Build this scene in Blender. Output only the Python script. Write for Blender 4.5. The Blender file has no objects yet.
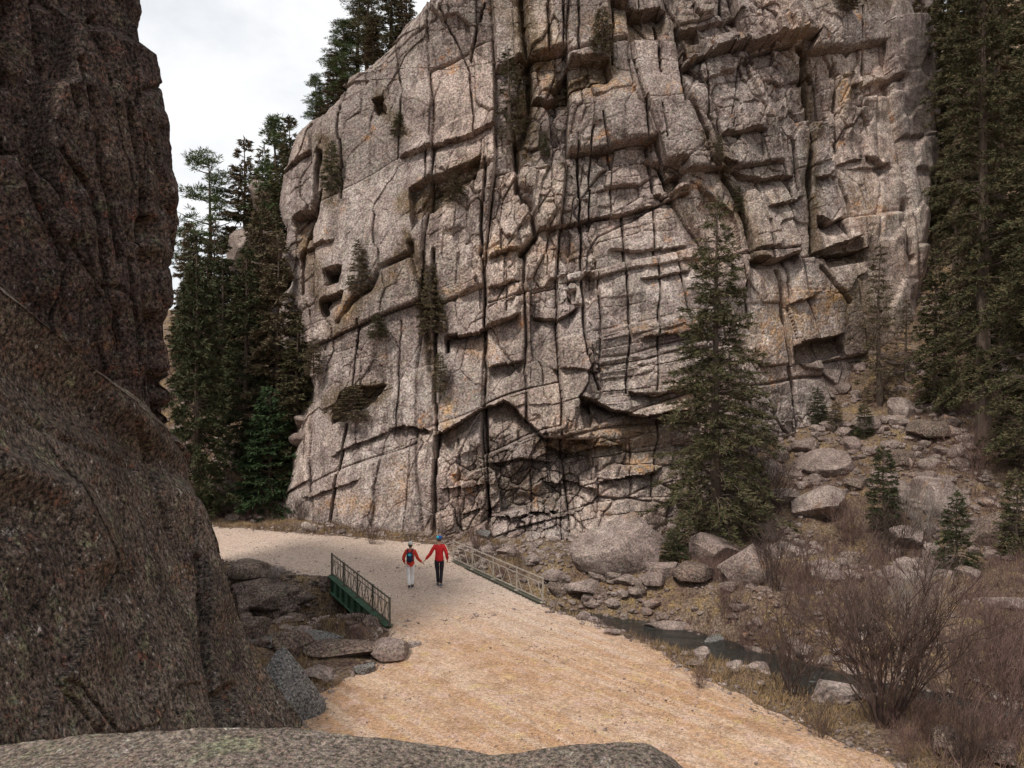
import bpy, math, random
import numpy as np
from mathutils import Vector, Matrix, noise as mnoise
R = math.radians
rng = np.random.default_rng(7)
random.seed(7)
scene = bpy.context.scene
col = scene.collection
F = 796.0; CZ = 7.26; CX = 512.0; CY = 384.0      # focal length in pixels, eye height

# ------------------------------------------------------------------ noise
def _h(ix, iy, iz, seed):
    with np.errstate(over='ignore'):
        h = (ix.astype(np.int64)*374761393 + iy.astype(np.int64)*668265263 + iz.astype(np.int64)*2147483647 + seed*144269) & 0xFFFFFFFF
        h = ((h ^ (h >> 13))*1274126177) & 0xFFFFFFFF
        h = ((h ^ (h >> 16))*2246822519) & 0xFFFFFFFF
        h = h ^ (h >> 15)
    return (h & 0xFFFFFF)/float(0xFFFFFF)
def h1(i, seed=0):
    i = np.asarray(i); z = np.zeros_like(i); return _h(i, z, z, seed)
def h2(i, j, seed=0):
    i = np.asarray(i); return _h(i, np.asarray(j), np.zeros_like(i), seed)
def vn(x, y, z=None, seed=0):
    x = np.asarray(x, float); y = np.asarray(y, float)
    z = np.zeros_like(x) if z is None else np.asarray(z, float)
    x, y, z = np.broadcast_arrays(x, y, z)
    fx, fy, fz = np.floor(x), np.floor(y), np.floor(z)
    ix, iy, iz = fx.astype(np.int64), fy.astype(np.int64), fz.astype(np.int64)
    u, v, w = x-fx, y-fy, z-fz
    u = u*u*(3-2*u); v = v*v*(3-2*v); w = w*w*(3-2*w)
    flat = bool(np.all(fz == z))
    def L(k):
        a = _h(ix, iy, iz+k, seed); b = _h(ix+1, iy, iz+k, seed); c = _h(ix, iy+1, iz+k, seed); d = _h(ix+1, iy+1, iz+k, seed)
        return (a*(1-u)+b*u)*(1-v) + (c*(1-u)+d*u)*v
    r = L(0)
    if not flat: r = r*(1-w) + L(1)*w
    return r*2-1
def fbm(x, y, z=None, oct=4, seed=0, gain=.5):
    s = 0; a = 1; t = 0
    for o in range(oct):
        s = s + a*vn(x*2**o, y*2**o, None if z is None else z*2**o, seed+o*17); t += a; a *= gain
    return s/t
def sst(a, b, x):
    t = np.clip((x-a)/(b-a), 0, 1); return t*t*(3-2*t)

# ------------------------------------------------------------------ object helpers
def tag(o, label=None, cat=None, group=None, kind=None):
    if label: o['label'] = label
    if cat: o['category'] = cat
    if group: o['group'] = group
    if kind: o['kind'] = kind
    return o
def link(name, me, mat=None, parent=None):
    o = bpy.data.objects.new(name, me); col.objects.link(o)
    if mat and me is not None and not me.materials: me.materials.append(mat)
    if parent: o.parent = parent
    return o
def empty(name, loc, rz=0):
    o = bpy.data.objects.new(name, None); col.objects.link(o); o.location = loc; o.rotation_euler = (0, 0, rz); o.empty_display_size = .3
    return o
def mesh_np(name, V, Fc, mat=None, smooth=False):
    """V (n,3); Fc (m,k) one face size"""
    me = bpy.data.meshes.new(name)
    V = np.ascontiguousarray(V, np.float32); Fc = np.ascontiguousarray(Fc, np.int32)
    m, k = Fc.shape
    me.vertices.add(len(V)); me.vertices.foreach_set('co', V.ravel())
    me.loops.add(m*k); me.loops.foreach_set('vertex_index', Fc.ravel())
    me.polygons.add(m)
    me.polygons.foreach_set('loop_start', np.arange(0, m*k, k, dtype=np.int32))
    try: me.polygons.foreach_set('loop_total', np.full(m, k, np.int32))
    except Exception: pass
    me.polygons.foreach_set('use_smooth', np.full(m, smooth, bool))
    me.update(calc_edges=True); me.validate()
    if mat: me.materials.append(mat)
    return me
def grid_faces(nr, nc, keep=None):
    i = np.arange(nr-1)[:, None]*nc + np.arange(nc-1)[None, :]
    f = np.stack([i, i+1, i+nc+1, i+nc], -1).reshape(-1, 4)
    if keep is not None: f = f[keep.reshape(-1)]
    return f
def compact(V, Fc):
    used = np.zeros(len(V), bool); used[Fc.ravel()] = True
    idx = np.cumsum(used)-1
    return V[used], idx[Fc]
class MB:
    def __init__(s): s.v = []; s.f = []
    def add(s, vs, fs):
        n = len(s.v); s.v += [tuple(v) for v in vs]; s.f += [tuple(i+n for i in f) for f in fs]
    def bar(s, a, b, w, h=None):
        a = Vector(a); b = Vector(b); h = h or w; d = (b-a).normalized()
        up = Vector((0, 0, 1)) if abs(d.z) < .95 else Vector((1, 0, 0))
        x = d.cross(up).normalized(); y = x.cross(d).normalized()
        vs = [p + x*sx*w/2 + y*sy*h/2 for p in (a, b) for sx, sy in ((-1, -1), (1, -1), (1, 1), (-1, 1))]
        s.add(vs, [(0, 3, 2, 1), (4, 5, 6, 7), (0, 1, 5, 4), (1, 2, 6, 5), (2, 3, 7, 6), (3, 0, 4, 7)])
    def tube(s, pts, rad, n=5):
        pts = [Vector(p) for p in pts]; base = len(s.v)
        for i, p in enumerate(pts):
            d = (pts[min(i+1, len(pts)-1)]-pts[max(i-1, 0)]).normalized()
            up = Vector((0, 0, 1)) if abs(d.z) < .9 else Vector((1, 0, 0))
            x = d.cross(up).normalized(); y = x.cross(d)
            for k in range(n):
                a = 2*math.pi*k/n; s.v.append(tuple(p + (x*math.cos(a)+y*math.sin(a))*rad[i]))
        for i in range(len(pts)-1):
            for k in range(n):
                s.f.append((base+i*n+k, base+i*n+(k+1) % n, base+(i+1)*n+(k+1) % n, base+(i+1)*n+k))
        s.f.append(tuple(base+k for k in reversed(range(n)))); s.f.append(tuple(base+(len(pts)-1)*n+k for k in range(n)))
    def mesh(s, name, mat=None, smooth=False):
        me = bpy.data.meshes.new(name); me.from_pydata(s.v, [], s.f); me.update()
        if smooth: me.polygons.foreach_set('use_smooth', [True]*len(me.polygons))
        if mat: me.materials.append(mat)
        return me
    def build(s, name, mat, parent=None, smooth=False):
        return link(name, s.mesh(name, mat, smooth), None, parent)

# ------------------------------------------------------------------ materials
class NT:
    def __init__(s, name):
        s.m = bpy.data.materials.new(name); s.m.use_nodes = True; s.t = s.m.node_tree
        s.b = s.t.nodes['Principled BSDF']
        s.pos = s.t.nodes.new('ShaderNodeNewGeometry').outputs['Position']
    def n(s, typ, **kw):
        nd = s.t.nodes.new(typ)
        for k, v in kw.items(): setattr(nd, k, v)
        return nd
    def l(s, a, b): s.t.links.new(a, b)
    def scaled(s, sc, src=None):
        mp = s.n('ShaderNodeMapping'); mp.inputs['Scale'].default_value = sc; s.l(src or s.pos, mp.inputs['Vector']); return mp.outputs[0]
    def noise(s, scale, detail=4, rough=.55, vec=None, dist=0):
        nd = s.n('ShaderNodeTexNoise'); nd.inputs['Scale'].default_value = scale; nd.inputs['Detail'].default_value = detail
        nd.inputs['Roughness'].default_value = rough; nd.inputs['Distortion'].default_value = dist
        s.l(vec or s.pos, nd.inputs['Vector']); return nd.outputs['Fac']
    def ramp(s, fac, stops):
        nd = s.n('ShaderNodeValToRGB'); e = nd.color_ramp.elements
        while len(e) < len(stops): e.new(.5)
        for el, (p, c) in zip(e, stops):
            el.position = p; el.color = (*c, 1) if not isinstance(c, (int, float)) else (c, c, c, 1)
        s.l(fac, nd.inputs[0]); return nd.outputs[0]
    def mix(s, fac, a, b, mode='MIX'):
        nd = s.n('ShaderNodeMix', data_type='RGBA', blend_type=mode)
        for i, v in ((0, fac), (6, a), (7, b)):
            if isinstance(v, (int, float)): nd.inputs[i].default_value = v
            elif isinstance(v, tuple): nd.inputs[i].default_value = (*v, 1)
            else: s.l(v, nd.inputs[i])
        return nd.outputs[2]
    def math(s, op, a, b=None):
        nd = s.n('ShaderNodeMath', operation=op)
        for i, v in ((0, a), (1, b)):
            if v is None: continue
            if isinstance(v, (int, float)): nd.inputs[i].default_value = v
            else: s.l(v, nd.inputs[i])
        return nd.outputs[0]
    def bump(s, h, dist, strength=1, prev=None):
        nd = s.n('ShaderNodeBump'); nd.inputs['Distance'].default_value = dist; nd.inputs['Strength'].default_value = strength
        s.l(h, nd.inputs['Height'])
        if prev: s.l(prev, nd.inputs['Normal'])
        return nd.outputs[0]
    def done(s, colr, rough=.9, normal=None, spec=.3):
        if isinstance(colr, tuple): s.b.inputs['Base Color'].default_value = (*colr, 1)
        else: s.l(colr, s.b.inputs['Base Color'])
        if isinstance(rough, (int, float)): s.b.inputs['Roughness'].default_value = rough
        else: s.l(rough, s.b.inputs['Roughness'])
        s.b.inputs['Specular IOR Level'].default_value = spec
        if normal: s.l(normal, s.b.inputs['Normal'])
        return s.m

def rock_mat(name, ca, cb, cc, stain=.5, staincol=(.06, .045, .04), lichen=.5, orange=.3, grain=14, gb=.03, streak=(.9, .9, .12), redl=0.0, contrast=1.0, tone=False, soil=False, glo=.30, ghi=1.75):
    m = NT(name)
    big = m.noise(.22, 4, .6); mid = m.noise(1.3, 5, .65); fine = m.noise(grain, 3, .7); fine2 = m.noise(grain*2.7, 2, .7)
    c = m.mix(m.ramp(big, [(.40, 0), (.60, 1)]), ca, cb)
    if tone: c = m.mix(m.ramp(m.noise(.12, 5, .7), [(.46, 0), (.58, .75)]), c, (.235, .20, .17))
    c = m.mix(m.ramp(mid, [(.40, 0), (.66, 1)]), c, cc)
    if tone:
        ta = m.n('ShaderNodeAttribute'); ta.attribute_name = 'tone'; tf_ = m.math('ADD', ta.outputs['Fac'], .5)
        c = m.mix(1, c, m.ramp(tf_, [(.1, (.58, .56, .56)), (.5, (1, 1, 1)), (.9, (1.32, 1.26, 1.18))]), 'MULTIPLY')
    # weathering streaks that run down the rock
    st = m.noise(1.6, 5, .7, m.scaled(streak)); st2 = m.noise(.5, 3, .6)
    sf = m.math('MULTIPLY', m.ramp(st, [(.45, 0), (.62, 1)]), m.ramp(st2, [(.38, .1), (.58, 1)]))
    c = m.mix(m.math('MULTIPLY', sf, stain), c, staincol)
    SO = soil
    # pale and green lichen, orange iron patches
    lg = m.noise(2.3, 6, .75); c = m.mix(m.math('MULTIPLY', m.ramp(lg, [(.56, 0), (.64, 1)]), lichen), c, (.16, .165, .10))
    lw = m.noise(5.5, 6, .8, dist=.4); c = m.mix(m.math('MULTIPLY', m.ramp(lw, [(.58, 0), (.66, 1)]), lichen), c, (.44, .41, .37))
    ob = m.math('MULTIPLY', m.ramp(m.noise(.55, 5, .75, dist=.5), [(.60, 0), (.68, 1)]), m.ramp(m.noise(4, 3, .7), [(.4, .2), (.6, 1)]))
    c = m.mix(m.math('MULTIPLY', ob, orange), c, (.42, .19, .06))
    if redl:
        c = m.mix(m.math('MULTIPLY', m.ramp(m.noise(3.1, 5, .8), [(.57, 0), (.66, 1)]), redl), c, (.26, .075, .04))
    if soil:
        ra = m.n('ShaderNodeAttribute'); ra.attribute_name = 'rust'
        c = m.mix(m.math('MULTIPLY', ra.outputs['Fac'], m.ramp(m.noise(2.6, 5, .75), [(.42, 0), (.56, .95)])), c, m.mix(m.noise(1.4, 3, .6), (.52, .22, .07), (.50, .36, .17)))
        sa = m.n('ShaderNodeAttribute'); sa.attribute_name = 'soil'
        c = m.mix(m.math('MULTIPLY', m.math('MINIMUM', sa.outputs['Fac'], 1), m.ramp(m.noise(3.5, 5, .75), [(.36, .25), (.52, 1)])), c, m.mix(m.noise(2.2, 3, .7), (.055, .050, .022), (.15, .085, .045)))
    # crystal grain
    g = m.ramp(fine, [(.36, glo), (.5, .95), (.64, ghi)])
    c = m.mix(contrast, c, g, 'MULTIPLY')
    g2 = m.ramp(fine2, [(.38, .55), (.5, 1.0), (.62, 1.5)])
    c = m.mix(contrast*.8, c, g2, 'MULTIPLY')
    chro = m.n('ShaderNodeTexNoise'); chro.inputs['Scale'].default_value = grain*1.3; chro.inputs['Detail'].default_value = 2; m.l(m.pos, chro.inputs['Vector'])
    hs = m.mix(.22*contrast, c, chro.outputs['Color'], 'OVERLAY')
    b = m.bump(mid, .06, .5); b = m.bump(m.noise(5, 5, .7), .04, .6, b); b = m.bump(fine, gb, 1, b)
    return m.done(hs, .93, b, .2)
M = {}
M['cliff'] = rock_mat('cliff_granite', (.39, .305, .268), (.50, .43, .385), (.255, .195, .172), stain=.85, staincol=(.10, .070, .062), lichen=.38, orange=.75, grain=10, gb=.04, streak=(1.3, 1.3, .14), contrast=.78, tone=True, soil=True)
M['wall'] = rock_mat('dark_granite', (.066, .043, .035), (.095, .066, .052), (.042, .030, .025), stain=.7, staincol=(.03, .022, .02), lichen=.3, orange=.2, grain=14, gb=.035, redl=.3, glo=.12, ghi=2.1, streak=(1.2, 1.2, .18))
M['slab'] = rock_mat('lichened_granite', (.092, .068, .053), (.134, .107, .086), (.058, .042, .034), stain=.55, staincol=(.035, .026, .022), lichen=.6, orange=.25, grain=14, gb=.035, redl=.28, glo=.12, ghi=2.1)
M['fore'] = rock_mat('pale_granite', (.150, .118, .094), (.200, .165, .138), (.112, .088, .070), stain=.2, lichen=.5, orange=.3, grain=42, gb=.012, redl=.1)
M['boulder'] = rock_mat('boulder_granite', (.25, .185, .16), (.34, .27, .235), (.16, .118, .10), stain=.55, staincol=(.09, .065, .055), lichen=.28, orange=.4, grain=13, gb=.03, contrast=.7)
M['darkrock'] = rock_mat('wet_rock', (.155, .108, .086), (.205, .155, .125), (.10, .07, .056), stain=.4, lichen=.35, orange=.2, grain=14, gb=.03)
M['bluerock'] = rock_mat('blue_grey_rock', (.165, .152, .14), (.22, .21, .20), (.12, .112, .105), stain=.3, lichen=.3, orange=.05, grain=20, gb=.02)

m = NT('ground_soil')
a = m.noise(.45, 5, .65); b_ = m.noise(2.2, 5, .7); f_ = m.noise(13, 4, .75)
c = m.mix(m.ramp(a, [(.4, 0), (.62, 1)]), (.145, .095, .068), (.21, .155, .115))
c = m.mix(m.ramp(b_, [(.47, 0), (.6, 1)]), c, (.24, .165, .08))
c = m.mix(m.ramp(m.noise(1.1, 6, .75), [(.53, 0), (.6, 1)]), c, (.10, .062, .05))
c = m.mix(1, c, m.ramp(f_, [(.35, .3), (.5, 1), (.66, 1.9)]), 'MULTIPLY')
M['ground'] = m.done(c, .95, m.bump(f_, .06, 1, m.bump(b_, .15)), .15)

m = NT('road_dirt')
dirv = m.n('ShaderNodeVectorRotate'); dirv.rotation_type = 'Z_AXIS'; dirv.inputs['Angle'].default_value = R(-38.5); m.l(m.pos, dirv.inputs['Vector'])
tr = m.noise(1.0, 4, .6, m.scaled((2.6, .07, 1), dirv.outputs[0]))
a = m.noise(.35, 4, .6); f_ = m.noise(16, 4, .75); f2 = m.noise(45, 2, .7)
c = m.mix(m.ramp(a, [(.38, 0), (.62, 1)]), (.42, .245, .138), (.46, .29, .182))
c = m.mix(m.ramp(tr, [(.44, 0), (.58, .65)]), c, (.54, .41, .31))
c = m.mix(m.math('MULTIPLY', m.ramp(m.noise(1.1, 6, .78), [(.48, 0), (.62, 1)]), .8), c, (.33, .20, .12))
c = m.mix(m.math('MULTIPLY', m.ramp(m.noise(2.3, 5, .75, dist=.3), [(.52, 0), (.62, 1)]), .6), c, (.52, .36, .30))
c = m.mix(m.math('MULTIPLY', m.ramp(m.noise(1.9, 4, .7, m.scaled((1, 1, 1), dirv.outputs[0])), [(.56, 0), (.66, 1)]), .5), c, (.50, .36, .15))
# paler dirt colour blended in towards the bridge and beyond it
sx = m.n('ShaderNodeSeparateXYZ'); m.l(m.pos, sx.inputs[0])
yy = m.math('ADD', sx.outputs['Y'], m.math('MULTIPLY', m.noise(.4, 3, .6), 6))
mr = m.n('ShaderNodeMapRange'); mr.inputs['From Min'].default_value = 24; mr.inputs['From Max'].default_value = 31; m.l(yy, mr.inputs['Value'])
c = m.mix(m.math('MULTIPLY', mr.outputs[0], .75), c, (.50, .40, .335))
c = m.mix(1, c, m.ramp(f_, [(.36, .6), (.5, 1), (.64, 1.35)]), 'MULTIPLY')
c = m.mix(.6, c, m.ramp(f2, [(.38, .5), (.5, 1), (.62, 1.4)]), 'MULTIPLY')
M['road'] = m.done(c, .95, m.bump(f_, .03, .8, m.bump(tr, .03, .5)), .15)

m = NT('water'); w = m.noise(4.5, 4, .65, m.scaled((1, 2.2, 1)))
foam = m.ramp(m.noise(1.4, 6, .75, m.scaled((.7, 1.6, 1))), [(.62, 0), (.72, 1)])
M['water'] = m.done(m.mix(foam, (.022, .020, .016), (.36, .38, .38)), m.mix(foam, (.08, .08, .08), (.5, .5, .5)), m.bump(w, .22), .35)

def leaf_mat(name, a, b_, c_, sc=1.6):
    m = NT(name)
    n1 = m.noise(sc, 3, .6); n2 = m.noise(9, 2, .7)
    c = m.mix(m.ramp(n1, [(.38, 0), (.62, 1)]), a, b_)
    c = m.mix(m.ramp(n2, [(.5, 0), (.62, 1)]), c, c_)
    return m.done(c, .8, None, .2)
M['spruce'] = leaf_mat('spruce_needles', (.044, .050, .022), (.090, .088, .038), (.155, .105, .065))
M['darkfir'] = leaf_mat('fir_needles', (.030, .040, .017), (.052, .062, .025), (.085, .062, .034))
M['greenfir'] = leaf_mat('green_fir_needles', (.027, .050, .020), (.045, .078, .028), (.04, .05, .022))
M['pine'] = leaf_mat('pine_needles', (.050, .085, .030), (.085, .120, .045), (.10, .09, .04))
M['brownfir'] = leaf_mat('brown_needles', (.115, .085, .052), (.075, .072, .034), (.19, .125, .08))
M['bark'] = NT('bark'); _b = M['bark']; n1 = _b.noise(9, 4, .7, _b.scaled((1, 1, .25)))
M['bark'] = _b.done(_b.mix(n1, (.06, .042, .032), (.17, .125, .095)), .95, _b.bump(n1, .04))
def plain(name, c, rough=.8, var=.25, sc=8, metal=0, spec=.3):
    m = NT(name); n1 = m.noise(sc, 4, .65)
    cc = m.mix(1, m.mix(0.0, c, c), m.ramp(n1, [(.3, 1-var), (.7, 1+var)]), 'MULTIPLY')
    m.b.inputs['Metallic'].default_value = metal
    return m.done(cc, rough, m.bump(n1, .01, .4), spec)
M['twig'] = plain('bare_twigs', (.085, .056, .046), .9, .5, 3)
M['twigred'] = plain('reddish_twigs', (.135, .082, .068), .9, .5, 3)
M['twiggrey'] = plain('grey_twigs', (.26, .215, .185), .9, .4, 3)
M['straw'] = plain('dry_grass', (.27, .18, .095), .9, .5, 2)
M['green_steel'] = plain('green_paint', (.034, .085, .048), .55, .45, 5)
M['rust_steel'] = plain('rusty_steel', (.095, .088, .065), .7, .4, 9)
M['pale_steel'] = plain('weathered_steel', (.31, .27, .225), .6, .4, 9)
M['concrete'] = plain('concrete', (.24, .21, .18), .9, .3, 4)
M['red'] = plain('red_jacket_cloth', (.50, .016, .02), .75, .15, 12)
M['red2'] = plain('orange_red_jacket_cloth', (.55, .045, .025), .75, .15, 12)
M['white'] = plain('white_trouser_cloth', (.78, .77, .76), .85, .06, 12)
M['black'] = plain('dark_trouser_cloth', (.018, .015, .022), .85, .2, 12)
M['shoe'] = plain('dark_shoe', (.03, .028, .03), .7, .2, 12)
M['shoe_grey'] = plain('grey_shoe', (.10, .10, .11), .7, .2, 12)
M['sole'] = plain('pale_sole', (.5, .48, .45), .7, .1, 12)
M['skin'] = plain('skin', (.48, .28, .20), .6, .06, 12)
M['blue'] = plain('blue_cap_cloth', (.02, .09, .34), .8, .15, 12)
M['teal'] = plain('teal_cloth', (.05, .42, .50), .8, .15, 12)
M['grey'] = plain('pale_grey_knit', (.58, .56, .52), .9, .1, 20)
M['navy'] = plain('navy_pack_cloth', (.018, .022, .055), .8, .2, 12)
M['hair'] = plain('brown_hair', (.07, .045, .03), .8, .3, 20)
M['eye'] = plain('eye', (.02, .015, .012), .3, .0, 20)

# ------------------------------------------------------------------ terrain
def gp(px, py, z=0.0):
    Y = F*(CZ-z)/(py-CY); return ((px-CX)/F*Y, Y)
CREEK = np.array([(-40, 31), (-20, 28.5), (-8, 27.2), (-3, 27.8), (1.3, 29.0), (4.9, 26.4), (8.0, 22.9), (11, 20.3), (16, 18), (26, 14.5), (60, 6)])
BR = np.array([(-6.7, 29.9), (-3.57, 23.7), (0.95, 26.1), (-2.45, 32.35)])   # bridge corners: left far, left near, right near, right far
def pdist(P, poly, closed=False):
    x, y = P
    pts = np.asarray(poly, float); best = np.full(x.shape, 1e9)
    n = len(pts)
    for i in range(n if closed else n-1):
        a = pts[i]; b = pts[(i+1) % n]; d = b-a; L = d@d+1e-12
        t = np.clip(((x-a[0])*d[0]+(y-a[1])*d[1])/L, 0, 1)
        best = np.minimum(best, np.hypot(x-a[0]-t*d[0], y-a[1]-t*d[1]))
    return best
def inside(P, poly):
    x, y = P; r = np.zeros(x.shape, bool); n = len(poly)
    for i in range(n):
        x1, y1 = poly[i]; x2, y2 = poly[(i+1) % n]
        if y1 == y2: continue
        c = ((y1 > y) != (y2 > y)) & (x < (x2-x1)*(y-y1)/(y2-y1)+x1); r ^= c
    return r
def sdf(P, poly): return np.where(inside(P, poly), 1, -1)*pdist(P, poly, True)
NEAR = [tuple(BR[2])] + [gp(*p) for p in ((590, 624), (640, 645), (700, 676), (750, 704), (810, 728), (880, 757))] + [(7.6, 12), (8, 2), (-6, 2), (-5.5, 12), gp(296, 728), gp(316, 700), gp(350, 680), gp(384, 662)] + [tuple(BR[1])]
FARP = [tuple(BR[0]), gp(305, 575), gp(260, 568), gp(215, 560), (-22, 35), (-34, 38), (-34, 46), (-22, 42.5), gp(215, 527), gp(260, 530), gp(330, 536), gp(400, 542), gp(446, 545), tuple(BR[3])]
def road_sd(x, y):
    P = (x, y)
    n = .22*fbm(x*1.3, y*1.3, oct=4, seed=5)
    a = np.maximum(sdf(P, NEAR), sdf(P, FARP))+n
    b = sdf(P, [tuple(q) for q in BR])
    return np.maximum(a, b)
def g(x, y, detail=True):
    x = np.asarray(x, float); y = np.asarray(y, float)
    z = np.zeros(np.broadcast(x, y).shape)
    # right-hand talus and forested hillside
    q = .35*x+.94*y
    t = np.clip(q-36.3, 0, 10.7)*.54+np.clip(q-47, 0, 45)*.78
    z = z + t*sst(5.5, 12, x+.0*y)
    z = z + .06*np.clip(x-14, 0, 30)*sst(16, 26, y)
    # left gulch
    s = np.clip(y-42.2-.10*np.clip(-x-10, 0, 20), 0, 19)
    z = z + (s*.94)*(1-sst(-9.5, -7.5, x))
    z = z - 5*sst(-15.5, -20, x)*sst(52, 60, y)
    z = z + np.clip(x-42, 0, 60)*.4
    z = z*(1-sst(-1, -12, y)*.0)
    # strip between the road and the foot of the cliff
    rd = np.maximum(sdf((x, y), NEAR), sdf((x, y), FARP))
    # creek bed
    d = pdist((x, y), CREEK)
    wid = 2.0+.5*sst(3, 6, x)+.5*vn(x*.35, y*.35, seed=31)
    dep = 1.75+.9*sst(2, -4, x)
    z = z - dep*(1-sst(.9, wid+1.3, d))*(1-sst(-.7, .1, rd))
    if detail:
        r = road_sd(x, y)
        off = sst(.1, -1.4, r)
        br = sdf((x, y), [tuple(q_) for q_ in BR]); 
        z = z + off*(.30*fbm(x*.55, y*.55, oct=4, seed=2)+.13*np.abs(fbm(x*2.1, y*2.1, oct=3, seed=9))+.06) + .022*fbm(x*1.1, y*1.1, oct=3, seed=4)
        z = z + .55*sst(46, 60, y)*fbm(x*.25, y*.25, oct=3, seed=12)*2
        und = sst(-.4, .5, np.maximum(sdf((x, y), NEAR), sdf((x, y), FARP)))
        z = np.where(d < 4, z*(1-und*.0), z)
        # keep the ground under the road sheets
        z = np.where(r > .05, np.minimum(z, .0+.022*fbm(x*1.1, y*1.1, oct=3, seed=4)), z)
    return z
def g1(x, y): return float(g(np.array([x]), np.array([y]))[0])
def at(px, py, y0=12.0, y1=75.0):
    """the point of the ground seen along the photo's line of sight"""
    Y = np.arange(y0, y1, .1); X = (px-CX)/F*Y; Z = CZ-(py-CY)/F*Y
    G = g(X, Y); hit = np.nonzero(Z < G)[0]
    i = hit[0] if len(hit) else len(Y)-1
    return Vector((X[i], Y[i], float(G[i])))
def axis(lo, hi, step, far, growth=1.13):
    a = list(np.arange(lo, hi+1e-6, step)); s = step; p = a[-1]
    while p < far: s = min(s*growth, 60); p += s; a.append(p)
    s = step; p = a[0]; b = []
    while p > -far: s = min(s*growth, 60); p -= s; b.append(p)
    return np.array(b[::-1]+a)
xs = axis(-17, 24, .13, 900); ys = axis(14, 48, .13, 900)
XX, YY = np.meshgrid(xs, ys)
ZZ = g(XX, YY)
me = mesh_np('ground', np.stack([XX, YY, ZZ], -1).reshape(-1, 3), grid_faces(len(ys), len(xs)), M['ground'], True)
tag(link('ground', me), kind='structure')
# road sheet
xr = np.arange(-34, 9, .11); yr = np.arange(3, 47, .11)
X2, Y2 = np.meshgrid(xr, yr); rsd = road_sd(X2, Y2)
inb = sdf((X2, Y2), [tuple(q) for q in BR])
zr = np.clip(rsd, -.5, .6)*.05+.008+.022*fbm(X2*1.1, Y2*1.1, oct=3, seed=4)
zr = np.where((inb > -.05) & (inb < .6) & (rsd < .6), .035, zr)
# shallow wheel ruts along the road
ux = X2*.78+Y2*.62
rut = (np.exp(-((ux-13.6+.3*np.sin(Y2*.25))/.25)**2)+np.exp(-((ux-15.3+.3*np.sin(Y2*.25))/.25)**2))*sst(.2, 1.2, rsd)
zr = zr-.016*rut*(1-sst(24, 27, Y2))+.012*fbm(X2*5, Y2*5, oct=2, seed=6)*sst(.0, .3, rsd)
k = (rsd > -.28)
keep = k[:-1, :-1] & k[1:, :-1] & k[:-1, 1:] & k[1:, 1:]
onbr = (pdist((X2, Y2), CREEK) < 3.6) & (inb > -1.2)
# over the creek the sheet stops at the bridge edge
kk = ~((inb < .02) & (pdist((X2, Y2), CREEK) < 3.0) & (inb > -2.5) & (np.maximum(sdf((X2, Y2), NEAR), sdf((X2, Y2), FARP)) < -.04))
keep &= kk[:-1, :-1] & kk[1:, 1:]
V, Fc = compact(np.stack([X2, Y2, zr], -1).reshape(-1, 3), grid_faces(len(yr), len(xr), keep))
tag(link('road', mesh_np('road', V, Fc, M['road'], True)), kind='structure')
# creek water
C2 = CREEK
tt = np.linspace(0, 1, 260); seg = np.r_[0, np.cumsum(np.hypot(*np.diff(C2, axis=0).T))]; L = seg[-1]
cxp = np.interp(tt*L, seg, C2[:, 0]); cyp = np.interp(tt*L, seg, C2[:, 1])
dx = np.gradient(cxp); dy = np.gradient(cyp); nn = np.hypot(dx, dy); nx, ny = -dy/nn, dx/nn
ww = np.linspace(-2.3, 2.3, 14)
WX = cxp[:, None]+nx[:, None]*ww; WY = cyp[:, None]+ny[:, None]*ww
WZ = -1.28-.55*sst(0, -6, WX)+.02*fbm(WX*2, WY*2, oct=2, seed=3)
tag(link('creek_water', mesh_np('creek_water', np.stack([WX, WY, WZ], -1).reshape(-1, 3), grid_faces(260, 14), M['water'], True)), kind='structure')

# ------------------------------------------------------------------ the great cliff
def blocks(u, v, cw, rh, seed):
    uu = u/cw; c = np.floor(uu).astype(np.int64)
    c = np.where(uu-c < h1(c, seed)*.55, c-1, c)
    lo = c+h1(c, seed)*.55; hi = c+1+h1(c+1, seed)*.55
    du = np.minimum(uu-lo, hi-uu)*cw; lu = (uu-lo)/(hi-lo)-.5
    vv = v/rh*(.75+.5*h1(c, seed+1))+37*h1(c, seed+2); r = np.floor(vv).astype(np.int64)
    r = np.where(vv-r < h2(c, r, seed+3)*.6, r-1, r)
    lo = r+h2(c, r, seed+3)*.6; hi = r+1+h2(c, r+1, seed+3)*.6
    dv = np.minimum(vv-lo, hi-vv)*rh; lv = (vv-lo)/(hi-lo)-.5
    return h2(c, r, seed+4), h2(c, r, seed+5), h2(c, r, seed+6), du, dv, lu, lv
def facets(u, v, su, sv, seed):
    """angular broken faces: irregular cells, each a tilted plane; returns offset, edge distance, cell hash"""
    a = u/su; b = v/sv; ia = np.floor(a).astype(np.int64); ib = np.floor(b).astype(np.int64)
    b1 = np.full(u.shape, 9.); b2 = np.full(u.shape, 9.); off = np.zeros(u.shape); hs = np.zeros(u.shape)
    for i in (-1, 0, 1):
        for j in (-1, 0, 1):
            ci, cj = ia+i, ib+j
            dx_ = a-(ci+.5+.42*(2*h2(ci, cj, seed)-1)); dy_ = b-(cj+.5+.42*(2*h2(ci, cj, seed+1)-1))
            d = np.maximum(np.abs(dx_)*1.05, np.abs(dy_))*.75+.25*np.hypot(dx_, dy_)          # squarish cells with straight sides
            h = h2(ci, cj, seed+2); o = (h-.5)+1.5*dx_*(h2(ci, cj, seed+3)-.5)+1.5*dy_*(h2(ci, cj, seed+4)-.42)
            near = d < b1
            b2 = np.where(near, b1, np.minimum(b2, d)); off = np.where(near, o, off); hs = np.where(near, h, hs); b1 = np.where(near, d, b1)
    return off, (b2-b1)*min(su, sv), hs
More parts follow.
